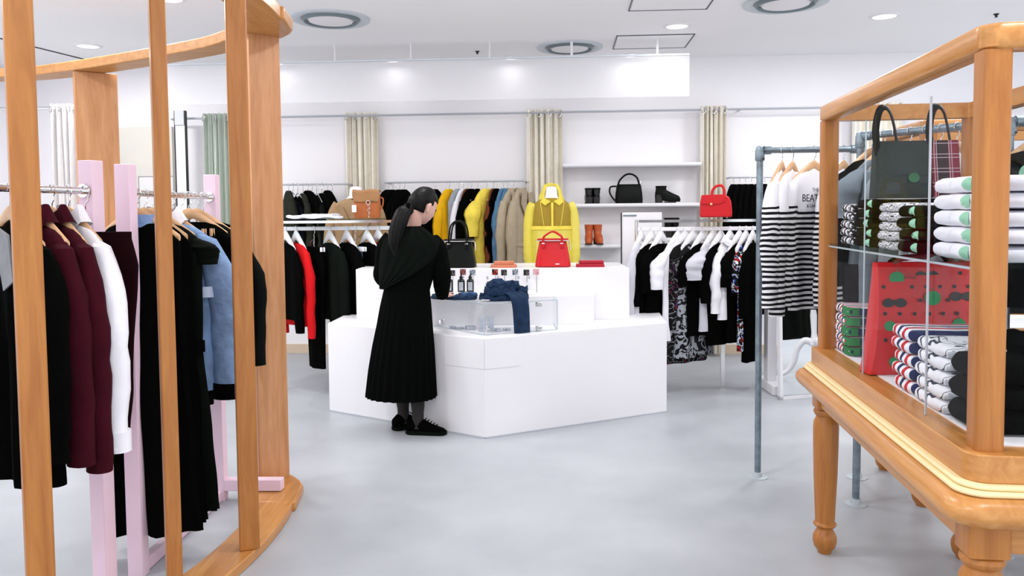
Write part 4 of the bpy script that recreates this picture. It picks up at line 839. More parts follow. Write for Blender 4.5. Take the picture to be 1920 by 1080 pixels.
# boots
def boot(name, loc, rz, m, shaft, lab, grp, heel=.05, ln=.24):
    t = empty(name, loc, rz, lab, 'boot', grp)
    # toe points to +x
    b = B(); R = []
    for z, x0, x1, wy in ((heel*.0+.012, -.055, ln-.075, .032), (heel*.35+.015, -.06, ln-.07, .038), (heel*.5+.035, -.062, ln-.085, .04), (heel*.6+.06, -.060, .10, .038), (heel+.06, -.056, .05, .036), (heel+.09, -.052, .042, .038), (shaft*.8+heel, -.055, .048, .042), (shaft+heel, -.057, .052, .044)):
        c = (x0+x1)/2; R.append([Vector((c+(x1-x0)/2*math.cos(a), wy*math.copysign(abs(math.sin(a))**.8, math.sin(a)), z+ (heel*.55*max(0, 1-(c+(x1-x0)/2*math.cos(a)+.06)/.12) if z < heel*.5+.03 else 0))) for a in [2*PI*j/22 for j in range(22)]])
    b.loft(R, True, False)
    inner = [Vector((p.x*.9, p.y*.88, p.z)) for p in R[-1]]; b.loft([R[-1], inner, [p-Vector((0, 0, .05)) for p in inner]], False, True)
    b.build('boot_upper', m, t, auto=60)
    b = B(); b.loft([[Vector((p[0], p[1], z)) for p in rrect(-.062+e, .012-e, -.034+e, .034-e, .02, 4)] for z, e in ((0, .004), (heel*.9+.02, 0))]); b.build('heel', mat('dark_heel', (.012, .01, .009, 1), .5, var=.1), t)
    b = B(); R = [[Vector((.075+(ln-.15)*.52*math.cos(a)*1.05+.01, .036*math.sin(a), z)) for a in [2*PI*j/20 for j in range(20)]] for z in (0, .012)]; b.loft(R); b.build('sole', mat('dark_heel', (0, 0, 0, 1)), t)
    return t
GLB = mat('glossy_black_leather', (.003, .004, .0035, 1), .22, bump=.15, bscale=60, spec=.3)
yw = SH1[1]-.16
for s, px, l in ((-1, 1104, 'left'), (1, 1117, 'right')): boot('ankle_boot', (xa(px, yw, 375), yw-.03, z1), r_(90), GLB, .10, 'glossy black ankle boot seen from behind, %s of the pair' % l, 'black ankle boots', .05)
boot('ankle_boot', (xa(1240, yw, 375), yw, z1), r_(-2), LBLACK, .10, 'single black ankle boot in side view on the upper wall shelf', 'single boot', .065, .255)
z2 = SH2[0]
for s, px, l in ((-1, 1104, 'left'), (1, 1120, 'right')): boot('ankle_boot', (xa(px, yw, 455), yw-.02, z2), r_(-90+s*8), LORANGE, .15, 'cognac brown ankle boot, %s of the pair' % l, 'cognac boots', .04, .20)
t = wshelf(1225, 1305, 446, 'short white wall shelf behind the hangers with black boots')
for px, l in ((1253, 'left'), (1265, 'right')): boot('ankle_boot', (xa(px, yw, 440), yw, t[0]), r_(90), LBLACK, .14, 'black boot behind the white hangers, %s of the pair' % l, 'black boots behind the hangers', .05, .2)
# satchel and folded shirts on the left glass shelf
t = empty('satchel', (xa(689, 6.25, 410), 6.25, shl+.013), 0, 'tan suede satchel with chain clasp on the left glass shelf', 'satchel'); w = .098
b = B(); b.loft([[Vector((p[0], p[1], z)) for p in rrect(-ww, ww, -yy, yy, .03, 5)] for z, ww, yy in ((0, .095, .05), (.02, .1, .055), (.12, .1, .055), (.19, .098, .05), (.205, .09, .035))]); b.build('bag_body', LTAN, t)
b = B(); R = []
for i in range(9):
    q = i/8; y = lerp([(0, .05), (.4, -.045), (.5, -.06), (1, -.064)], q); z = lerp([(0, .21), (.4, .222), (.5, .205), (1, .13)], q); ww = .104*(1-.18*max(0, q-.75)*4*.6)
    R.append([Vector((x, y, z+.004*math.sin(x*40))) for x in [-ww+2*ww*k/12 for k in range(13)]] + [Vector((x, y+.006, z-.005)) for x in [ww-2*ww*k/12 for k in range(13)]])
b.loft(R); b.build('front_flap', LTANS, t)
b = B(); b.tube([Vector((.02+.016*math.cos(a), -.072, .12+.016*math.sin(a))) for a in [i*2*PI/14 for i in range(15)]], .003, 6, False)
for k in range(6): b.tube([Vector((.024+.005*math.cos(a)+.004*math.sin(k*2), -.072+.005*(k % 2)*math.sin(a), .098-.016*k+.009*math.sin(a))) for a in [i*2*PI/10 for i in range(11)]], .0018, 5, False)
b.build('chain_clasp', CHROME, t)
handle([(w, .0, .16), (w+.025, 0, .15), (w+.022, 0, .10), (w, 0, .06)], .006, LTAN, t, 'side_strap', ry=.003)
b = B(); b.box((-.088, -.075, .075), (.034, .003, .055)); b.build('price_tag', PAPER, t)
for x0, x1, y, rz, lab in ((xa(534, 6.2), xa(600, 6.2), 6.3, .05, 'folded white shirt at the left end of the dark glass shelf'), (xa(566, 6.2), xa(646, 6.2), 6.2, -.04, 'folded white shirt lying right in front of the dark coats')):
    t = empty('folded_shirt', ((x0+x1)/2, y, shl+.013+(.0 if rz < 0 else .0)), rz, lab, 'folded shirt', 'folded white shirts on the dark shelf'); w = (x1-x0)/2
    b = B(); b.loft([[Vector((p.x, p.y, z+.006*math.sin(p.x*30)+.004*nz(p.x*12, p.y*12, z))) for p in ell((0, 0, 0), w*e, .07*e, 30, None, .6)] for z, e in ((0.005, .97), (.012, 1), (.022, .98), (.026, .9))]); b.build('folded_cloth', CLW, t)
    b = B(); b.loft([[Vector((p.x+w*.4, p.y-.02, z+.003*math.sin(p.x*50))) for p in ell((0, 0, 0), w*.5*e, .035*e, 20, None, .6)] for z, e in ((.026, 1), (.033, 1), (.036, .9))]); b.build('folded_sleeve', CLG, t)
# ================================================================= MANNEQUINS
def torso_form(t, m=LAQ, top=1.62, base=.95):
    b = B(); R = []
    for z, w, y in ((base, .14, .09), (base+.12, .15, .10), (base+.28, .125, .085), (base+.42, .15, .10), (base+.52, .17, .095), (top-.15, .17, .075), (top-.11, .10, .06), (top-.07, .058, .052), (top, .05, .05), (top+.01, .03, .03)): R.append(ell((0, 0, 0), w, y, 28, z))
    b.loft(R); b.build('dress_form', m, t, auto=80)
def stand(t, h):
    b = B(); b.tube([(0, 0, .01), (0, 0, h)], .015, 10); b.build('pole', CHROME, t)
    b = B(); b.lathe([(.001, 0), (.17, 0), (.17, .008), (.02, .014), (.001, .014)], n=28); b.build('base_plate', LAQ, t)
dm = 6.8; zt = za(1034, 352, dm)
t = empty('mannequin', (xa(1034, dm, 400), dm, 0), 0, 'white headless mannequin inside the yellow raincoat', 'mannequin'); torso_form(t, LAQ, zt); stand(t, 1.0)
rc = empty('raincoat', (xa(1034, dm, 400), dm, 0), 0, 'sheer bright yellow hooded raincoat on the mannequin behind the red bag', 'raincoat')
zs_ = za(1034, 378, dm)
def rb_(rows, m, nm, n=44, cap=False, seed=1, amp=.006):
    b = B(); b.loft([[Vector((p.x*(1+.02*nz(p.x*8, z*6, seed)), p.y+amp*math.sin(p.x*50+z*20)*1, z)) for p in ell((0, 0, 0), w, y, n, z, .85)] for z, w, y in rows], False, False); return b.build(nm, m, rc, auto=80)
rb_([(zs_+.03, .06, .06), (zs_+.012, .11, .085), (zs_-.02, .155, .10), (zs_-.08, .168, .115), (zs_-.2, .168, .13), (zs_-.24, .170, .132)], YELD, 'chest_yoke')
rb_([(zs_-.22, .172, .136), (zs_-.3, .176, .14), (zs_-.45, .18, .14), (zs_-.62, .184, .14), (zs_-.66, .18, .135)], YELT, 'lower_body')
rb_([(zs_-.205, .176, .139), (zs_-.235, .178, .141)], YELP, 'yoke_hem')
for s in (-1, 1):
    b = B(); b.tube(spline([(s*.14, 0, zs_-.02), (s*.172, 0, zs_-.10), (s*.190, -.01, zs_-.28), (s*.190, -.03, zs_-.45), (s*.185, -.05, zs_-.55)], 5), [.045]+[.055]*8+[.05]*8+[.045]*3+[.03], 16, True); b.build('sleeve', YELT, rc, auto=80)
    b = B(); b.tube([(s*.10, -.125, zs_+.0), (s*.085, -.137, zs_-.10), (s*.07, -.14, zs_-.2)], .0022, 6); b.build('drawstring', YELP, rc)
    b = B(); b.extr([(s*.01, zs_+.0), (s*.06, zs_-.035), (s*.10, zs_+.0), (s*.07, zs_+.03)], -.118, -.108); b.build('collar_flap', YELT, rc, bevel=.003)
b = B(); b.box((0, -.135, zs_-.12), (.018, .006, .22)); b.build('front_placket', YELP, rc, bevel=.002)
b = B(); R = []
for i in range(12):                # hood falling open round the neck, opening to the front
    q = i/11; z = zs_-.005+.17*q; R.append([Vector(((.115-.055*q**1.5)*math.cos(a)*(1+.05*math.sin(a*5+i)), .03+(.10-.03*q)*math.sin(a), z-.02*abs(math.cos(a)))) for a in [math.radians(-52+284*j/30) for j in range(31)]])
b.loft(R, False, False, False); o = b.build('hood', YELT, rc, auto=80); sm = o.modifiers.new('s', 'SOLIDIFY'); sm.thickness = .004
# beige coat mannequin
dm = 6.95; zt = za(668, 352, dm)
t = empty('mannequin', (xa(668, dm, 400), dm, 0), r_(6), 'white headless mannequin inside the long beige coat', 'mannequin'); torso_form(t, LAQ, zt); stand(t, 1.0)
ct = empty('coat', (xa(668, dm, 400), dm, 0), r_(6), 'long tan beige coat on the mannequin behind the satchel', 'coat'); zs_ = za(668, 375, dm)
def cb_(rows, m, nm, seed=1):
    b = B(); b.loft([[Vector((p.x*(1+.02*nz(p.x*8, z*6, seed)), p.y+.006*math.sin(p.x*40+z*8), z)) for p in ell((0, 0, 0), w, y, 40, z, .8)] for z, w, y in rows], False, False); return b.build(nm, m, ct, auto=80)
cb_([(zs_+.01, .09, .075), (zs_-.03, .175, .11), (zs_-.08, .195, .12), (zs_-.3, .19, .13), (zs_-.5, .18, .13), (zs_-.8, .21, .15), (zs_-1.1, .235, .16)], TAN, 'coat_body')
for s in (-1, 1):
    b = B(); b.tube(spline([(s*.14, 0, zs_-.04), (s*.19, 0, zs_-.14), (s*.225, -.01, zs_-.35), (s*.22, -.03, zs_-.62)], 5), .058, 14); b.build('sleeve', TAN, ct)
    b = B(); b.extr([(s*.02, zs_-.22), (s*.12, zs_-.03), (s*.17, zs_-.06), (s*.12, zs_-.13), (s*.16, zs_-.15), (s*.03, zs_-.32)], -.14, -.128); b.build('lapel', TAN, ct, bevel=.003)
    for k in range(3): b = B(); b.lathe([(.001, 0), (.016, 0), (.016, .006), (.001, .007)], n=12); o = b.build('button', BROWN, ct, loc=(s*.06, -.142, zs_-.36-.16*k)); o.rotation_euler.x = PI/2
b = B(); b.loft([ell((0, -.02, 0), w, y, 24, z) for z, w, y in ((zs_+.012, .07, .07), (zs_-.1, .085, .09))]); b.build('green_undershirt', OLIVE, ct)
# white cabriole dress form stand reflected in the leaning mirror
mp0 = onz(1457, 748); mp1 = onz(1600, 738)
mn = Vector((-(mp1-mp0).y, (mp1-mp0).x, 0)).normalized(); V_ = Vector((xa(1522, 6.95), 6.95, 0)); RS = V_-mn*(2*(V_-mp0).dot(mn))
t = empty('dress_form_stand', RS, r_(-10), 'white dress form on a curved three-legged stand, seen in the mirror', 'mannequin')
b = B(); b.lathe([(.03, .28), (.045, .30), (.03, .34), (.022, .40), (.028, .55), (.020, .62), (.03, .66), (.018, .70), (.016, .9)], n=20); b.build('turned_column', LAQ, t)
for k in range(3):
    a = k*2*PI/3; b = B(); path = spline([(0.01, 0, .31), (.08, 0, .33), (.14, 0, .26), (.17, 0, .15), (.22, 0, .07), (.27, 0, .035), (.30, 0, .03)], 5); n_ = len(path)
    M = Matrix.Rotation(a, 3, 'Z'); b.tube([M @ p for p in path], [.032-.016*i/(n_-1)+(.012 if i > n_-4 else 0) for i in range(n_)], 12); b.build('cabriole_leg', LAQ, t)
torso_form(t, LAQ, 1.5, .85)
mp0 = onz(1457, 748); mp1 = onz(1600, 738)
t = empty('leaning_mirror', (mp0.x, mp0.y, 0), math.atan2(mp1.y-mp0.y, mp1.x-mp0.x), 'tall white-framed mirror standing behind the striped tops', 'mirror')
tl_ = Matrix.Rotation(r_(-2), 3, 'X')
b = B(); b.box((.27, .0, .775), (.5, .012, 1.49), 0, tl_); b.build('mirror_glass', MIRROR, t, smooth=False)
for c, sz in (((.012, 0, .775), (.024, .035, 1.55)), ((.528, 0, .775), (.024, .035, 1.55)), ((.27, -.0, .012), (.54, .035, .024)), ((.27, .0, 1.54), (.54, .035, .024))):
    cc_ = Vector(c); off = tl_ @ Vector((0, 0, cc_.z-.775)); b = B(); b.box((cc_.x, off.y, .775+off.z), sz, 0, tl_); b.build('frame_rail', LAQ, t, smooth=False)
# ================================================================= DENIM ON THE VITRINE
ztp = H1+.2
def cloth_lump(nm, c, rx, ry, h, m, parent, seed, rz=0, n=64, rows=9, wr=.012):
    b = B(); R = []; M = Matrix.Rotation(rz, 3, 'Z')
    for i in range(rows+1):
        q = i/rows; zz = h*math.sin(q*PI/2); e = (1-.12*(abs(q*2-.5))**2) if q < .75 else math.cos((q-.75)/.25*PI/2*.93)*.965
        R.append([])
        for j in range(n):
            a = 2*PI*j/n; ca, sa = math.cos(a), math.sin(a); x = rx*e*math.copysign(abs(ca)**.75, ca); y = ry*e*math.copysign(abs(sa)**.75, sa)
            f = wr*(math.sin((x*2.2+y)*46+seed*3+2*nz(x*12, y*12, seed))+1.6*nz(x*22, y*22, seed+zz*10))*(.3+q)
            R[-1].append(Vector(c)+M @ Vector((x*(1+.06*nz(a*1.5, zz*30, seed)), y*(1+.08*nz(a*1.5, zz*30, seed+5)), max(.0005, zz+f*(.8 if zz > .004 else .0)))))
    b.loft(R); return b.build(nm, m, parent, auto=80)
pj = pt(945, 566, 5.27)
t = empty('folded_jeans', (pj.x, 5.27, ztp), 0, 'crumpled pile of dark blue jeans on the vitrine with a leg hanging down', 'jeans')
cloth_lump('jeans_body', (0, .0, 0), .165, .10, .045, DENIM, t, 1, .05)
cloth_lump('jeans_body', (.015, .0, .035), .15, .085, .05, DENIM, t, 5, .35, wr=.014)
cloth_lump('jeans_body', (-.005, .01, .075), .115, .06, .042, DENIM, t, 9, -.3, wr=.014)
eg = on(Vector((Pc.x, Pc.y, ztp)), Vector((P2.x, P2.y, ztp)), 972); dirn = (Vector((P2.x, P2.y, 0))-Vector((Pc.x, Pc.y, 0))).normalized(); nn = Vector((dirn.y, -dirn.x, 0))
b = B(); e0 = eg-Vector((pj.x, 5.27, ztp)); e0.z = 0; path = [e0-nn*.12+Vector((0, 0, .05)), e0-nn*.05+Vector((0, 0, .05)), e0+nn*.0+Vector((0, 0, .035)), e0+nn*.022+Vector((0, 0, .005)), e0+nn*.026+Vector((0, 0, -.06))+dirn*.008, e0+nn*.024+Vector((0, 0, -.16))+dirn*.014, e0+nn*.022+Vector((0, 0, -.285))+dirn*.02]
path = spline(path, 6); R = []
for i, p in enumerate(path):
    q = i/(len(path)-1); tg = (path[min(i+1, len(path)-1)]-path[max(i-1, 0)]).normalized(); w = .068-.012*q; nm_ = dirn.cross(tg).normalized()
    R.append([p+dirn*(w*math.copysign(abs(math.cos(a))**.7, math.cos(a)))+nm_*(.011*math.sin(a)+.004*math.sin(w*60*math.cos(a)+q*6)) for a in [2*PI*j/28 for j in range(28)]])
b.loft(R); b.build('hanging_leg', DENIM, t, auto=80)
b = B(); b.prism([(-.155, -.11), (-.10, -.13), (-.075, -.06), (-.13, -.045)], .010, .012); b.build('paper_tag', PAPER, t, smooth=False)
pj2 = pt(852, 570, 5.33)
t = empty('folded_jeans', (pj2.x-.005, 5.36, ztp), 0, "flat pair of blue jeans under the shopper's hand", 'jeans')
cloth_lump('jeans_body', (0, 0, 0), .165, .075, .024, DENIM, t, 12, -.35, wr=.006)
cloth_lump('jeans_body', (.10, .03, .012), .06, .05, .024, mat('mid_denim', srgb(52, 80, 118), .85, bump=.4, bscale=300, var=.3, vscale=30, spec=.2), t, 14, .2, wr=.006)
# ================================================================= SHOPPER
D0 = 5.13
root = onz(783, 815)
t = empty('person', (root.x, root.y, 0), 0, 'person in a long black pleated dress with black ponytail, bending over the counter', 'person')
def Q(px, py, d): return pt(px, py, d)-Vector((root.x, root.y, 0))
hd = Q(794, 387, 5.15)
hf = Vector((.68, .58, -.46)).normalized(); hs = hf.cross(Vector((0, 0, 1))).normalized(); hu = hs.cross(hf).normalized()
hu = (hu + hs*.05).normalized()
def head_mesh(b, hair=False):
    n, m = 36, 26; R = []
    for i in range(1, m):
        th = PI*i/m; r = []
        for j in range(n):
            ph = 2*PI*j/n; f, s, u = math.sin(th)*math.cos(ph), math.sin(th)*math.sin(ph), math.cos(th)
            rf, rs, ru = .094, .074, .112
            x, y, z = f*rf, s*rs, u*ru
            if u < 0: k = -u; y *= 1-.32*k*k; x = x*(1-.10*k) + (.018*k if f > 0 else .022*k)      # jaw
            if f > .2: x -= .008*f
            if not hair:
                x += .020*math.exp(-(s/.13)**2-((u+.16)/.15)**2)*(f > 0)             # nose
                x -= .008*math.exp(-((abs(s)-.36)/.16)**2-((u-.05)/.12)**2)*(f > 0)    # eye sockets
                x += .006*math.exp(-(s/.25)**2-((u+.48)/.07)**2)*(f > 0)             # lips
                x += .007*math.exp(-(s/.3)**2-((u+.85)/.12)**2)*(f > 0)              # chin
            else:
                inface = (f > .30 and u < .45) or (u < .10 and f > -.30) or u < -.50
                e = .80 if inface else (1.15+.015*math.sin(s*40+f*9))
                if f > .15 and not inface: e = 1.09
                x, y, z = x*e, y*e, z*e
                if not inface and f < -.4: x -= .006
            r.append(hd+hf*x+hs*y+hu*z)
        R.append(r)
    b.loft(R)
def limb(b, pts, rs, n=18, k=6):
    P = spline(pts, k); rr = []
    for i in range(len(P)): rr.append(lerp([(j, r) for j, r in enumerate(rs)], i/k))
    b.tube(P, rr, n)
b = B(); head_mesh(b)
nb = Q(773, 432, 5.14)
limb(b, [nb+Vector((0, 0, -.05)), nb, hd-hu*.06-hf*.035, hd-hu*.02-hf*.03], [.065, .052, .048, .05])
TR = [(1.36, .0, .05, .05), (1.31, 0, .14, .07), (1.25, 0, .165, .085), (1.12, 0, .15, .095), (.98, 0, .12, .085), (.88, 0, .13, .09), (.80, 0, .13, .10), (.74, 0, .12, .09)]
cx = Q(765, 500, D0)
R = []
for z, o_, w_, y_ in TR: c = Q(lerp([(420, 772), (560, 762), (640, 765)], 1), 500, D0); R.append(ell((cx.x, cx.y, 0), w_, y_, 28, z*.94))
b.loft(R)
hipL, hipR = Q(748, 600, 5.16), Q(780, 600, 5.16)
fl = onz(754, 806)-Vector((root.x, root.y, 0)); fr = onz(794, 814)-Vector((root.x, root.y, 0))
ankL = Vector((fl.x+.005, fl.y+.03, .09)); ankR = Vector((fr.x-.035, fr.y+.01, .09))
for hp, an in ((hipL, ankL), (hipR, ankR)):
    kn = hp.lerp(an, .52)+Vector((0, .03, 0)); calf = kn.lerp(an, .3)+Vector((0, -.015, 0)); limb(b, [hp, hp.lerp(kn, .5), kn, calf, an.lerp(kn, .15), an, an-Vector((0, 0, .05))], [.088, .07, .05, .052, .034, .032, .034])
shL, shR = Q(728, 446, 5.15), Q(816, 452, 5.13)
elL, wrL = Q(718, 518, 5.16), Q(752, 541, 5.27)
elR, wrR = Q(828, 512, 5.11), Q(829, 556, 5.22)
hands = []
for sh, el, wr, sd in ((shL, elL, wrL, 1), (shR, elR, wrR, -1)):
    limb(b, [sh, sh.lerp(el, .5), el, el.lerp(wr, .5), wr], [.052, .044, .036, .033, .024])
    tgt = (Q(835, 563, 5.30) if sd < 0 else Q(778, 552, 5.40)); tgt.z = ztp+.038
    dr_ = (tgt-wr).normalized(); sd_ = dr_.cross(Vector((0, 0, 1))).normalized()*(1 if sd > 0 else -1); upn = Vector((0, 0, 1))
    palm = wr+dr_*.085; b.tube([wr-dr_*.01, wr+dr_*.02, wr+dr_*.05, palm], [.024, .030, .036, .034], 14, ry=[.020, .018, .016, .014])
    for k, (o_, L_) in enumerate(((-.028, .062), (-.009, .072), (.010, .068), (.028, .052))):
        p0 = palm+sd_*o_-dr_*.01; p1 = p0+dr_*L_*.45+Vector((0, 0, .004)); p2 = p1+dr_*L_*.35-Vector((0, 0, .012)); p3 = p2+dr_*L_*.2-Vector((0, 0, .014))
        b.tube([p0, p1, p2, p3], [.009, .0085, .008, .0065], 8)
    p0 = wr+dr_*.03-sd_*.026; p1 = p0-sd_*.028+dr_*.022; p2 = p1+dr_*.028-Vector((0, 0, .008)); b.tube([p0, p1, p2], [.012, .0095, .0075], 8)
for hp in (ankL, ankR): b.tube([hp-Vector((0, 0, .04)), hp-Vector((-.06, -.05, .06))], [.034, .03], 12)
# ear
er = hd+hs*.071*1+hf*.0
for s in (1, -1):
    c = hd+hs*(.077*s)-hf*.006-hu*.012; b.tube([c-hu*.034+hf*.004, c-hu*.014, c+hu*.012-hf*.005, c+hu*.032], [.007, .012, .017, .009], 12, ry=[.007, .011, .013, .008])
o = b.build('body', SKIN, t, auto=180)
rm = o.modifiers.new('r', 'REMESH'); rm.mode = 'VOXEL'; rm.voxel_size = .0045; rm.use_smooth_shade = True
sm = o.modifiers.new('c', 'SMOOTH'); sm.factor = .5; sm.iterations = 3
for s in (1, -1):
    b = B(); c = hd+hf*.0745+hs*.030*s+hu*.008; b.lathe([(.001, -.009), (.008, -.005), (.0095, 0), (.008, .005), (.001, .009)], c, 12); b.build('eye', mat('eye_dark', (.02, .015, .012, 1), .2, var=.05), t)
# tights over the shins
b = B()
for hp, an in ((hipL, ankL), (hipR, ankR)):
    kn = hp.lerp(an, .52)+Vector((0, .03, 0)); calf = kn.lerp(an, .3)+Vector((0, -.015, 0))
    bb = B(); limb(bb, [kn+Vector((0, 0, .05)), kn, calf, an.lerp(kn, .15), an, an-Vector((0, 0, .05))], [.058, .055, .056, .038, .037, .039]); bb.build('stocking', TIGHT, t, auto=80)
# hair
b = B(); head_mesh(b, True); b.build('hair', HAIR, t, auto=80)
def strandtube(path, rs, nm, seed):
    P = spline(path, 8); b = B(); N = 36; R = []; u = Vector((1, 0, 0))
    for i, p in enumerate(P):
        tg = (P[min(i+1, len(P)-1)]-P[max(i-1, 0)]).normalized(); u = (u-tg*u.dot(tg)).normalized(); v = tg.cross(u); r = lerp([(j, q) for j, q in enumerate(rs)], i/8)
        R.append([p+u*(r*math.cos(a)*(1+.07*math.sin(a*11+seed+i*.12)))+v*(r*.8*math.sin(a)*(1+.07*math.sin(a*11+seed+i*.12))) for a in [2*PI*j/N for j in range(N)]])
    b.loft(R); return b.build(nm, HAIR, t, auto=80)
strandtube([hd-hf*.075+hu*.01, Q(767, 391, 5.08), Q(756, 400, 5.05), Q(749, 416, 5.03), Q(743, 438, 5.02), Q(740, 458, 5.015), Q(744, 484, 5.02)], [.034, .036, .046, .05, .048, .038, .012], 'ponytail', 1)
b = B(); c0 = Q(766, 391, 5.08); b.tube([c0+Vector((.012, 0, .0)), c0-Vector((.014, 0, -.002))], .038, 16); b.build('hair_tie', BLACK, t)
# dress
DR_ = mat('black_dress_cloth', (.0016, .0022, .0018, 1), .9, bump=.2, bscale=160, spec=.04)
def ringpx(py, a, c, dep, d=D0, n=72, pleat=0, k=26, rot=-.22, sq=.9, dz=0):
    p0, p1 = Q(a, py, d), Q(c, py, d); m_ = (p0+p1)/2; w_ = (p1.x-p0.x)/2; o = []
    for j in range(n):
        q = 2*PI*j/n; ca, sa = math.cos(q), math.sin(q); f = 1+pleat*math.sin(q*k)
        x = w_*math.copysign(abs(ca)**sq, ca)*f; y = dep*math.copysign(abs(sa)**sq, sa)*f
        o.append(Vector((m_.x+x, m_.y+y+rot*x*.6, m_.z+dz)))
    return o
b = B(); R = [ringpx(*q[:3], q[3], sq=.85) for q in ((424, 757, 792, .062), (432, 750, 798, .075), (440, 738, 808, .09), (449, 726, 818, .10), (462, 718, 823, .11), (485, 716, 822, .12), (515, 718, 815, .115), (545, 719, 806, .105), (556, 719, 806, .106))]
b.loft(R); b.build('dress_top', DR_, t, auto=80)
b = B(); R = [ringpx(q[0], q[1], q[2], q[3], pleat=q[4], n=208) for q in ((538, 720, 806, .104, 0), (552, 717, 807, .112, .006), (575, 712, 809, .125, .012), (610, 706, 811, .145, .018), (650, 698, 814, .165, .024), (695, 691, 816, .185, .03), (742, 686, 818, .20, .036))]
last = R[-1]; c = sum(last, Vector())/len(last); R.append([c+(p-c)*.93+Vector((0, 0, .012)) for p in last]); R.append([c+(p-c)*.6+Vector((0, 0, .3)) for p in last])
b.loft(R, True, True); b.build('pleated_skirt', DR_, t, auto=80)
for sh, el, wr in ((shL, elL, wrL), (shR, elR, wrR)):
    b = B(); limb(b, [sh+(Vector((.03, 0, .0)) if sh is shL else Vector((-.03, 0, 0))), sh.lerp(el, .25)+Vector((0, -.01, 0)), sh.lerp(el, .7), el, el.lerp(wr, .5), wr-(wr-el).normalized()*.005], [.06, .066, .064, .060, .056, .040], 22); b.build('dress_sleeve', DR_, t, auto=80)
b = B(); R = []
for py, a, c, y in ((425, 756, 794, .075), (434, 742, 806, .098), (448, 724, 825, .122), (468, 717, 829, .132), (492, 714, 806, .136), (512, 713, 780, .136), (530, 713, 745, .132), (540, 714, 722, .125)):
    R.append([]); 
    for k in range(25):
        q = k/24; px = a+(c-a)*q; p = Q(px, py, D0); cxx = 769; s = max(-1, min(1, (px-cxx)/60)); yy = y*math.sqrt(max(.02, 1-s*s*.9)); R[-1].append(Vector((p.x, p.y-yy+.004*math.sin(k*1.4)+.13*s*-.1, p.z)))
b.loft(R, False, False, False); o = b.build('draped_collar', BLACKG, t, auto=80); q = o.modifiers.new('s', 'SOLIDIFY'); q.thickness = .008; q.offset = 0
# shoes
def shoe(ank, ft, ang, lab):
    bb = B(); R = []; M = Matrix.Rotation(ang, 3, 'Z'); o = Vector((ank.x, ank.y, 0))
    for x, w, h, z0 in ((-.075, .012, .05, .02), (-.07, .03, .075, .012), (-.04, .036, .10, .012), (0, .038, .105, .012), (.045, .038, .09, .012), (.085, .043, .065, .012), (.125, .045, .05, .012), (.16, .038, .038, .014), (.182, .018, .026, .018)):
        R.append([o + M @ Vector((x, w*math.copysign(abs(math.cos(a))**.7, math.cos(a)), z0+(h-z0)*(.5+.5*math.sin(a)))) for a in [2*PI*j/20 for j in range(20)]])
    bb.loft(R); s_ = bb.build('shoe', BLACK, t, auto=70)
    bb = B(); bb.loft([[o + M @ Vector((p[0], p[1], z)) for p in rrect(-.08+e, .188-e, -.044+e, .044-e, .04, 6)] for z, e in ((.001, .004), (.004, 0), (.020, 0), (.024, .004))]); bb.build('sole', BLACKG, s_)
    bb = B()
    for k in range(5): bb.tube([o+M @ Vector((.05+.018*k, -.024+.001*k, .094-.009*k)), o+M @ Vector((.052+.018*k, 0, .100-.0095*k)), o+M @ Vector((.05+.018*k, .024, .094-.009*k))], .0035, 6)
    bb.build('laces', BLACK, s_)
shoe(ankL, fl, r_(35), 'l'); shoe(ankR, fr, r_(-8), 'r')
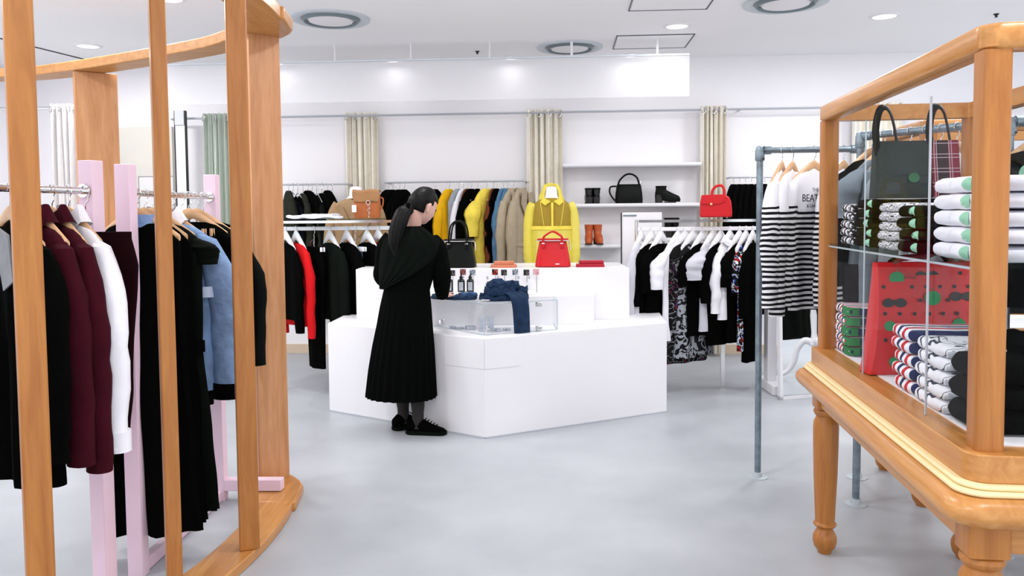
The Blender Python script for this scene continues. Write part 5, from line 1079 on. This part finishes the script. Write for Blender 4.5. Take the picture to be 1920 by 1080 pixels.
# ================================================================= GLASS DISPLAY CASE (right)
CW, CL_ = .56, 1.42
ORG = Vector((1.262, 3.23, 0)); crz = -math.atan2(.129, 1.0)
CUX = Vector((math.cos(crz), math.sin(crz), 0)); CUY = Vector((-math.sin(crz), math.cos(crz), 0))
def make_case(lab):
    t = empty('display_case_table', ORG, crz, lab, 'display case')
    lx, hx, ly, hy = 0, CW, -CL_, 0
    def slab(nm, e, z0, z1, m, r=.05, roundr=False, bev=0, seg=None):
        b = B()
        if roundr:
            R = []
            for k in range(9):
                a = -PI/2+PI*k/8; hh = (z1-z0)/2; q = e-hh+hh*math.cos(a); R.append([Vector((p[0], p[1], z0+hh+hh*math.sin(a))) for p in rrect(lx-q, hx+q, ly-q, hy+q, r, 8)])
            b.loft(R)
        else: b.prism(rrect(lx-e, hx+e, ly-e, hy+e, r, 8), z0, z1)
        return b.build(nm, m, t, bevel=bev)
    slab('table_top', .10, .685, .755, MAPLEY, .07, True)
    slab('moulding', .072, .755, .768, CREAMW, .06, True); slab('moulding', .062, .768, .780, CREAMW, .06, True)
    slab('base_plinth', .045, .780, .845, MAPLEY, .05, bev=.004)
    slab('display_mat', -.035, .845, .848, PAPER, .01)
    b = B()
    for (x0, x1, y0, y1, nm, m) in ((lx-.02, lx+.01, ly, hy, 'apron', MAPLEY), (hx-.01, hx+.02, ly, hy, 'apron', MAPLEY), (lx, hx, ly-.02, ly+.01, 'apron', MAPLEX), (lx, hx, hy-.01, hy+.02, 'apron', MAPLEX)):
        b = B(); b.bx(x0, x1, y0, y1, .61, .69); b.build(nm, m, t, bevel=.002)
    for x in (lx+.012, hx-.012):
        for y in (ly+.012, hy-.012):
            b = B(); b.prism(rrect(x-.046, x+.046, y-.046, y+.046, .012, 4), .60, .688)
            b.lathe([(.034, .602), (.046, .595), (.05, .585), (.044, .572), (.038, .568), (.040, .560), (.048, .545), (.050, .52), (.049, .45), (.046, .32), (.041, .20), (.038, .135), (.038, .130), (.044, .125), (.046, .118), (.040, .111), (.032, .107), (.031, .098), (.038, .088), (.046, .070), (.047, .050), (.041, .026), (.028, .010), (.026, 0), (.001, 0)], (x, y, 0), 32)
            b.build('turned_leg', MAPLE, t, bevel=.0015)
            b = B(); b.prism(rrect(x-.031, x+.031, y-.031, y+.031, .010, 4), .845, 1.757); b.build('corner_post', MAPLE, t)
    b = B(); o_ = rrect(lx-.025, hx+.025, ly-.025, hy+.025, .045, 8); i_ = rrect(lx+.032, hx-.032, ly+.032, hy-.032, .006, 8)
    def ring(z, e=0): return [Vector((p[0]*1, p[1]*1, z)) for p in rrect(lx-.025+e, hx+.025-e, ly-.025+e, hy+.025-e, .045, 8)]
    R = [[Vector((p[0], p[1], 1.757)) for p in i_], ring(1.757, .006), ring(1.763, 0), ring(1.809, 0), ring(1.815, .006), [Vector((p[0], p[1], 1.815)) for p in i_], [Vector((p[0], p[1], 1.757)) for p in i_]]
    b.loft(R, False, False); b.build('top_frame', MAPLEY, t, auto=50)
    for x0, x1, y0, y1 in ((lx-.004, lx+.002, ly+.031, hy-.031), (hx-.002, hx+.004, ly+.031, hy-.031), (lx+.031, hx-.031, ly-.004, ly+.002), (lx+.031, hx-.031, hy-.002, hy+.004)):
        b = B(); b.bx(x0, x1, y0, y1, .846, 1.757); b.build('glass_pane', GL2, t, smooth=False)
    return t
case = make_case('maple display case on turned legs filled with folded shirts')
def copy_tree(o, parent=None):
    c = o.copy(); COL.objects.link(c); c.parent = parent
    for ch in list(o.children): copy_tree(ch, c)
    return c
case2 = copy_tree(case); case2.location = (3.40, 4.09, 0); case2.rotation_euler.z = r_(-97.4); tag(case2, 'empty maple display case standing behind the pipe rack with T-shirts')
b = B(); b.bx(.01, CW-.01, -CL_+.03, -.03, 1.262, 1.270); b.build('glass_shelf', SMOKE, case, smooth=False)
b = B(); b.bx(.006, .014, -CL_+.03, -.03, 1.256, 1.262); b.build('shelf_edge', EDG, case, smooth=False)
for y, r, m in ((-1.10, .004, PALE), (-.545, .0015, EDG)):
    b = B(); b.bx(-.008, -.004, y-r, y+r, .846, 1.70); b.build('glass_door_edge', m, case, smooth=False)
def CP(x, y, z): return ORG+CUX*x+CUY*y+Vector((0, 0, z))
PSCR = patches('black_scribble_print', [(0, srgb(228, 228, 234)), (.44, (.01, .01, .01, 1)), (.50, srgb(226, 226, 232)), (.58, (.01, .01, .01, 1)), (.61, srgb(226, 226, 232))], 26, stretch=(1, 1, 2.2))
PFACE = patches('black_figure_print', [(0, srgb(228, 228, 234)), (.46, (.01, .01, .01, 1)), (.60, srgb(226, 226, 232)), (.66, srgb(30, 30, 30))], 22)
SG = stripes('green_red_navy_bands', srgb(228, 228, 232), srgb(24, 34, 70), .034, .5, 1, None, None, srgb(190, 30, 36))
SR = stripes('red_white_navy_bands', srgb(232, 232, 238), srgb(196, 22, 34), .042, .5, 1, None, None, srgb(20, 34, 84))
def fold_b(w, dp, h, seed, n=44):
    """folded garment: rounded fold on the left (-x) face and near (-y) side"""
    b = B(); R = []
    for i in range(15):
        q = i/14; y = -dp/2+dp*q; e = abs(2*q-1)**6; hh = h/2*(1-.35*e); ins = .014*e; r = []
        hw_ = w/2-ins; rr0 = hh
        for j in range(n):
            a = 2*PI*j/n; ca, sa = math.cos(a), math.sin(a)
            x = w/2 + math.copysign(hw_-rr0, ca)*min(1, abs(ca)*6) + rr0*ca; z = h/2 + hh*sa
            crease = -.0028*math.exp(-(sa/.16)**2)*(1 if ca > 0 else 0)
            r.append(Vector((x+.004*nz(y*14, z*50, seed)+crease, y+.004*nz(x*10, z*20, seed+2), max(.0005, z+.0035*nz(x*10, y*12, seed)))))
        R.append(r)
    b.loft(R); return b
def stack(kind, desc, x, y, z, w, dp, h, n, m, print_=None, extra=None, jit=.006, rz=0, pm=None):
    proto = None
    pos = ['bottom', 'second from bottom', 'third from bottom', 'fourth from bottom', 'fifth from bottom', 'topmost']
    for k in range(n):
        p = CP(x+random.uniform(-jit, jit), y+random.uniform(-jit, jit), z+h*k); where = 'topmost' if k == n-1 else pos[k]
        tt = empty('folded_shirt', p, crz+rz+random.uniform(-.03, .03), '%s, %s of its stack' % (desc, where), 'folded shirt', desc.split(' of ')[0]+' stack')
        cached(('fold', desc, k % 2), lambda: fold_b(w, dp, h*.97, k*3.1+x), 'folded_cloth', m, tt, auto=80)
        if extra: extra(tt, w, dp, h, k)
        if print_:
            bb = B(); R = []; N = 16
            for rr2 in (.0, .5, 1.0):
                R.append([Vector((-.0025-.0+(0.008*(abs(math.sin(a))*rr2)**2), -dp*.5+print_[0]+print_[1]*rr2*math.cos(a), h*.5+h*.40*rr2*math.sin(a))) for a in [2*PI*j/N for j in range(N)]])
            bb.loft(R, False, False); o = bb.build('apple_print', pm or MINT, tt, smooth=True)
zs1 = 1.270
stack('s', 'white T-shirt with black figure print', .045, -.14, zs1, .26, .19, .031, 5, PFACE)
stack('s', 'black T-shirt with mint print in the far stack', .035, -.375, zs1, .28, .21, .034, 5, BLACK, (.035, .024))
stack('s', 'white T-shirt with dense black scribble', .04, -.60, zs1, .27, .19, .031, 5, PSCR)
stack('s', 'black T-shirt with mint print beside the white stack', .035, -.825, zs1, .28, .22, .036, 4, BLACK, (.06, .024))
stack('s', 'white sweatshirt with mint print', .03, -1.17, zs1, .36, .36, .043, 5, CLW, (.12, .028))
# lower level
zl = .848
def greenface(tt, w, dp, h, k):
    bb = B(); bb.loft([[Vector((p.x, p.y, z)) for p in ell((.03, -dp*.25, 0), .03, dp*.27, 14, None, .7)] for z in (h*.15, h*.5, h*.9)]); bb.build('green_panel', mat('green_jersey', srgb(40, 120, 66), .85, bump=.2, var=.1, spec=.2), tt)
stack('s', 'green banded rugby shirt', .03, -.14, zl, .27, .2, .038, 5, SG, None, greenface)
stack('s', 'red white and navy banded shirt', .025, -.80, zl, .28, .17, .040, 5, SR)
stack('s', 'white shirt with grey flowing line print', .03, -1.01, zl, .34, .22, .038, 5, patches('grey_line_print', [(0, srgb(232, 232, 238)), (.50, srgb(60, 66, 80)), (.53, srgb(232, 232, 238)), (.60, srgb(186, 190, 200))], 9))
stack('s', 'plain black folded shirt', .03, -1.225, zl, .36, .20, .062, 3, BLACK, None)
# black garment pile on the near right
tt = empty('folded_coat', CP(.27, -1.0, zl+.001), crz, 'heap of black clothes behind the near case post', 'folded clothes')
cloth_lump('folded_cloth', (.03, -.12, 0), .12, .24, .21, BLACK, tt, 3, 0, wr=.006)
# red polka dot tote
tt = empty('tote_bag', CP(.03, -.52, zl+.001), crz+r_(6), 'red tote bag with black dots and green apples in the case', 'tote bag')
PW, PH, PD = .315, .375, .055
def bagring(z, q):
    o = []
    lean = .03*(1-z/PH)**2
    for x, y in rrect(0-lean, PW+.004*nz(z*9, 3), -PD*q, PD*.6*q, .008, 2): o.append(Vector((x, y+.010*nz(x*6, z*7, 2)*(1 if y < 0 else 0), z)))
    return o
b = B(); b.loft([bagring(PH*k/14, .35+.65*min(1, (1-k/14)*2.2)) for k in range(15)]); rb = b.build('bag_body', mat('red_coated_fabric', srgb(206, 22, 26), .38, bump=.12, bscale=14, var=.06, vscale=6), tt, auto=60)
def surf_y(x, z): k = z/PH; q = .35+.65*min(1, (1-k)*2.2); return -PD*q+.010*nz(x*6, z*7, 2)-.0018
random.seed(3)
spots = []
for i in range(7):
    for j in range(8):
        x = .02+i*.047+(.022 if j % 2 else 0); z = .03+j*.044
        if x < PW-.012: spots.append((x, z))
DOT = mat('black_dot', (.01, .01, .01, 1), .5, var=.05)
APP = [(.066, PH-.052, .024), (.178, PH-.118, .026), (.262, PH-.205, .021), (.035, PH-.21, .018), (.05, .045, .018), (.07, PH-.33, .016)]
SUN = [(.135, PH-.046), (.245, PH-.115), (.02, PH-.135), (.115, PH-.225)]
for x, z in spots:
    if any(abs(x-a) < .034 and abs(z-c) < .034 for a, c, _ in APP) or any(-.01 < x-a < .075 and abs(z-c) < .03 for a, c in SUN): continue
    bb = B(); bb.prism([(.0065*math.cos(q), .0065*math.sin(q)) for q in [2*PI*j/14 for j in range(14)]], 0, .0012); o = bb.build('dot', DOT, rb, loc=(x, surf_y(x, z)-.0005, z), smooth=False); o.rotation_euler = (PI/2, 0, 0)
for x, z, r in APP: apple(rb, (x, surf_y(x, z)-.001, z), r)
for x, z in SUN:
    bb = B()
    for s in (0, 1):
        ring = [(s*.041+.019*math.cos(q)*(1+.08*math.cos(2*q)), .0155*math.sin(q)*(1.0+.1*math.sin(q))) for q in [2*PI*j/20 for j in range(20)]]
        bb.prism(ring, 0, .0014)
    bb.prism([(.012, .006), (.03, .006), (.03, .011), (.012, .011)], 0, .0014); o = bb.build('sunglasses_print', DOT, rb, loc=(x+.012, surf_y(x+.03, z)-.0012, z), smooth=False); o.rotation_euler = (PI/2, 0, 0)
ontext('THE', .009, DOT, rb, (.108, surf_y(.1, PH-.04)-.001, PH-.043), (PI/2, 0, 0)); ontext('BEATLES', .013, DOT, rb, (.108, surf_y(.1, PH-.05)-.001, PH-.055), (PI/2, 0, 0))
for yy in (-.02, .015): handle([(.06, yy, PH-.005), (.09, yy, PH+.012), (.16, yy-.01, PH+.02), (.22, yy, PH+.035), (.25, yy, PH+.01), (.255, yy, PH-.005)], .009, LBLACK if yy > 0 else mat('dark_red_strap', srgb(110, 14, 22), .5, var=.05), tt, ry=.0025)
# tartan / dark green tote on the upper shelf
tt = empty('tote_bag', CP(.07, -.38, zs1+.172), crz+r_(2), 'dark green tote bag with a tartan side and black handles in the case', 'tote bag')
TW, TH = .28, .20
TART = bpy.data.materials.new('tartan_cloth'); TART.use_nodes = True
def tartan(m):
    nt = m.node_tree; p = nt.nodes['Principled BSDF']; L = nt.links.new; tc = nt.nodes.new('ShaderNodeTexCoord'); sp = nt.nodes.new('ShaderNodeSeparateXYZ'); L(tc.outputs['Object'], sp.inputs[0]); out = None
    base = nt.nodes.new('ShaderNodeMix'); base.data_type = 'RGBA'; base.inputs[6].default_value = srgb(44, 26, 30); base.inputs[7].default_value = srgb(112, 28, 44)
    def band(ax, per, lo, hi, off=0):
        a = nt.nodes.new('ShaderNodeMath'); a.operation = 'ADD'; a.inputs[1].default_value = 10+off; L(sp.outputs[ax], a.inputs[0])
        d = nt.nodes.new('ShaderNodeMath'); d.operation = 'DIVIDE'; d.inputs[1].default_value = per; L(a.outputs[0], d.inputs[0])
        f = nt.nodes.new('ShaderNodeMath'); f.operation = 'FRACT'; L(d.outputs[0], f.inputs[0])
        l = nt.nodes.new('ShaderNodeMath'); l.operation = 'LESS_THAN'; l.inputs[1].default_value = hi; L(f.outputs[0], l.inputs[0]); return l.outputs[0]
    L(band(0, .08, 0, .5), base.inputs[0]); cur = base.outputs[2]
    for ax, per, hi, off in ((0, .05, .05, .0), (0, .05, .05, .008), (2, .05, .05, 0), (2, .05, .05, .012)):
        mx = nt.nodes.new('ShaderNodeMix'); mx.data_type = 'RGBA'; L(band(ax, per, 0, hi, off), mx.inputs[0]); L(cur, mx.inputs[6]); mx.inputs[7].default_value = srgb(170, 150, 160); cur = mx.outputs[2]
    L(cur, p.inputs['Base Color']); p.inputs['Roughness'].default_value = .8
tartan(TART)
DG = mat('dark_green_canvas', srgb(34, 44, 42), .8, bump=.2, bscale=80, var=.2, vscale=8)
b = B(); b.loft([[Vector((x, y+.006*nz(x*8, z*8, 5), z)) for x, y in rrect(.0-.0*z, TW*.66, -.05*(1-z/TH*.6), .05*(1-z/TH*.6), .008, 2)] for z in [TH*k/10 for k in range(11)]]); b.build('bag_body', DG, tt, auto=60)
b = B(); b.loft([[Vector((x, y+.006*nz(x*8, z*8, 5), z)) for x, y in rrect(TW*.66, TW, -.052*(1-z/TH*.6), .05*(1-z/TH*.6), .008, 2)] for z in [TH*k/10 for k in range(11)]]); b.build('tartan_panel', TART, tt, auto=60)
for x0, h in ((.0, .12), (.18, .12)):
    handle([(x0+.01, -.02, TH-.05), (x0-.002, -.02, TH+.03), (x0+.012, -.01, TH+h*.85), (x0+.035, 0, TH+h), (x0+.06, .01, TH+h*.8), (x0+.082, .02, TH+.02), (x0+.09, .02, TH-.04)], .0125, LBLACK, tt, ry=.003)
apple(tt, (.12, -.045, TH*.35), .018, mat('dull_green_print', srgb(50, 96, 66), .7, var=.05))
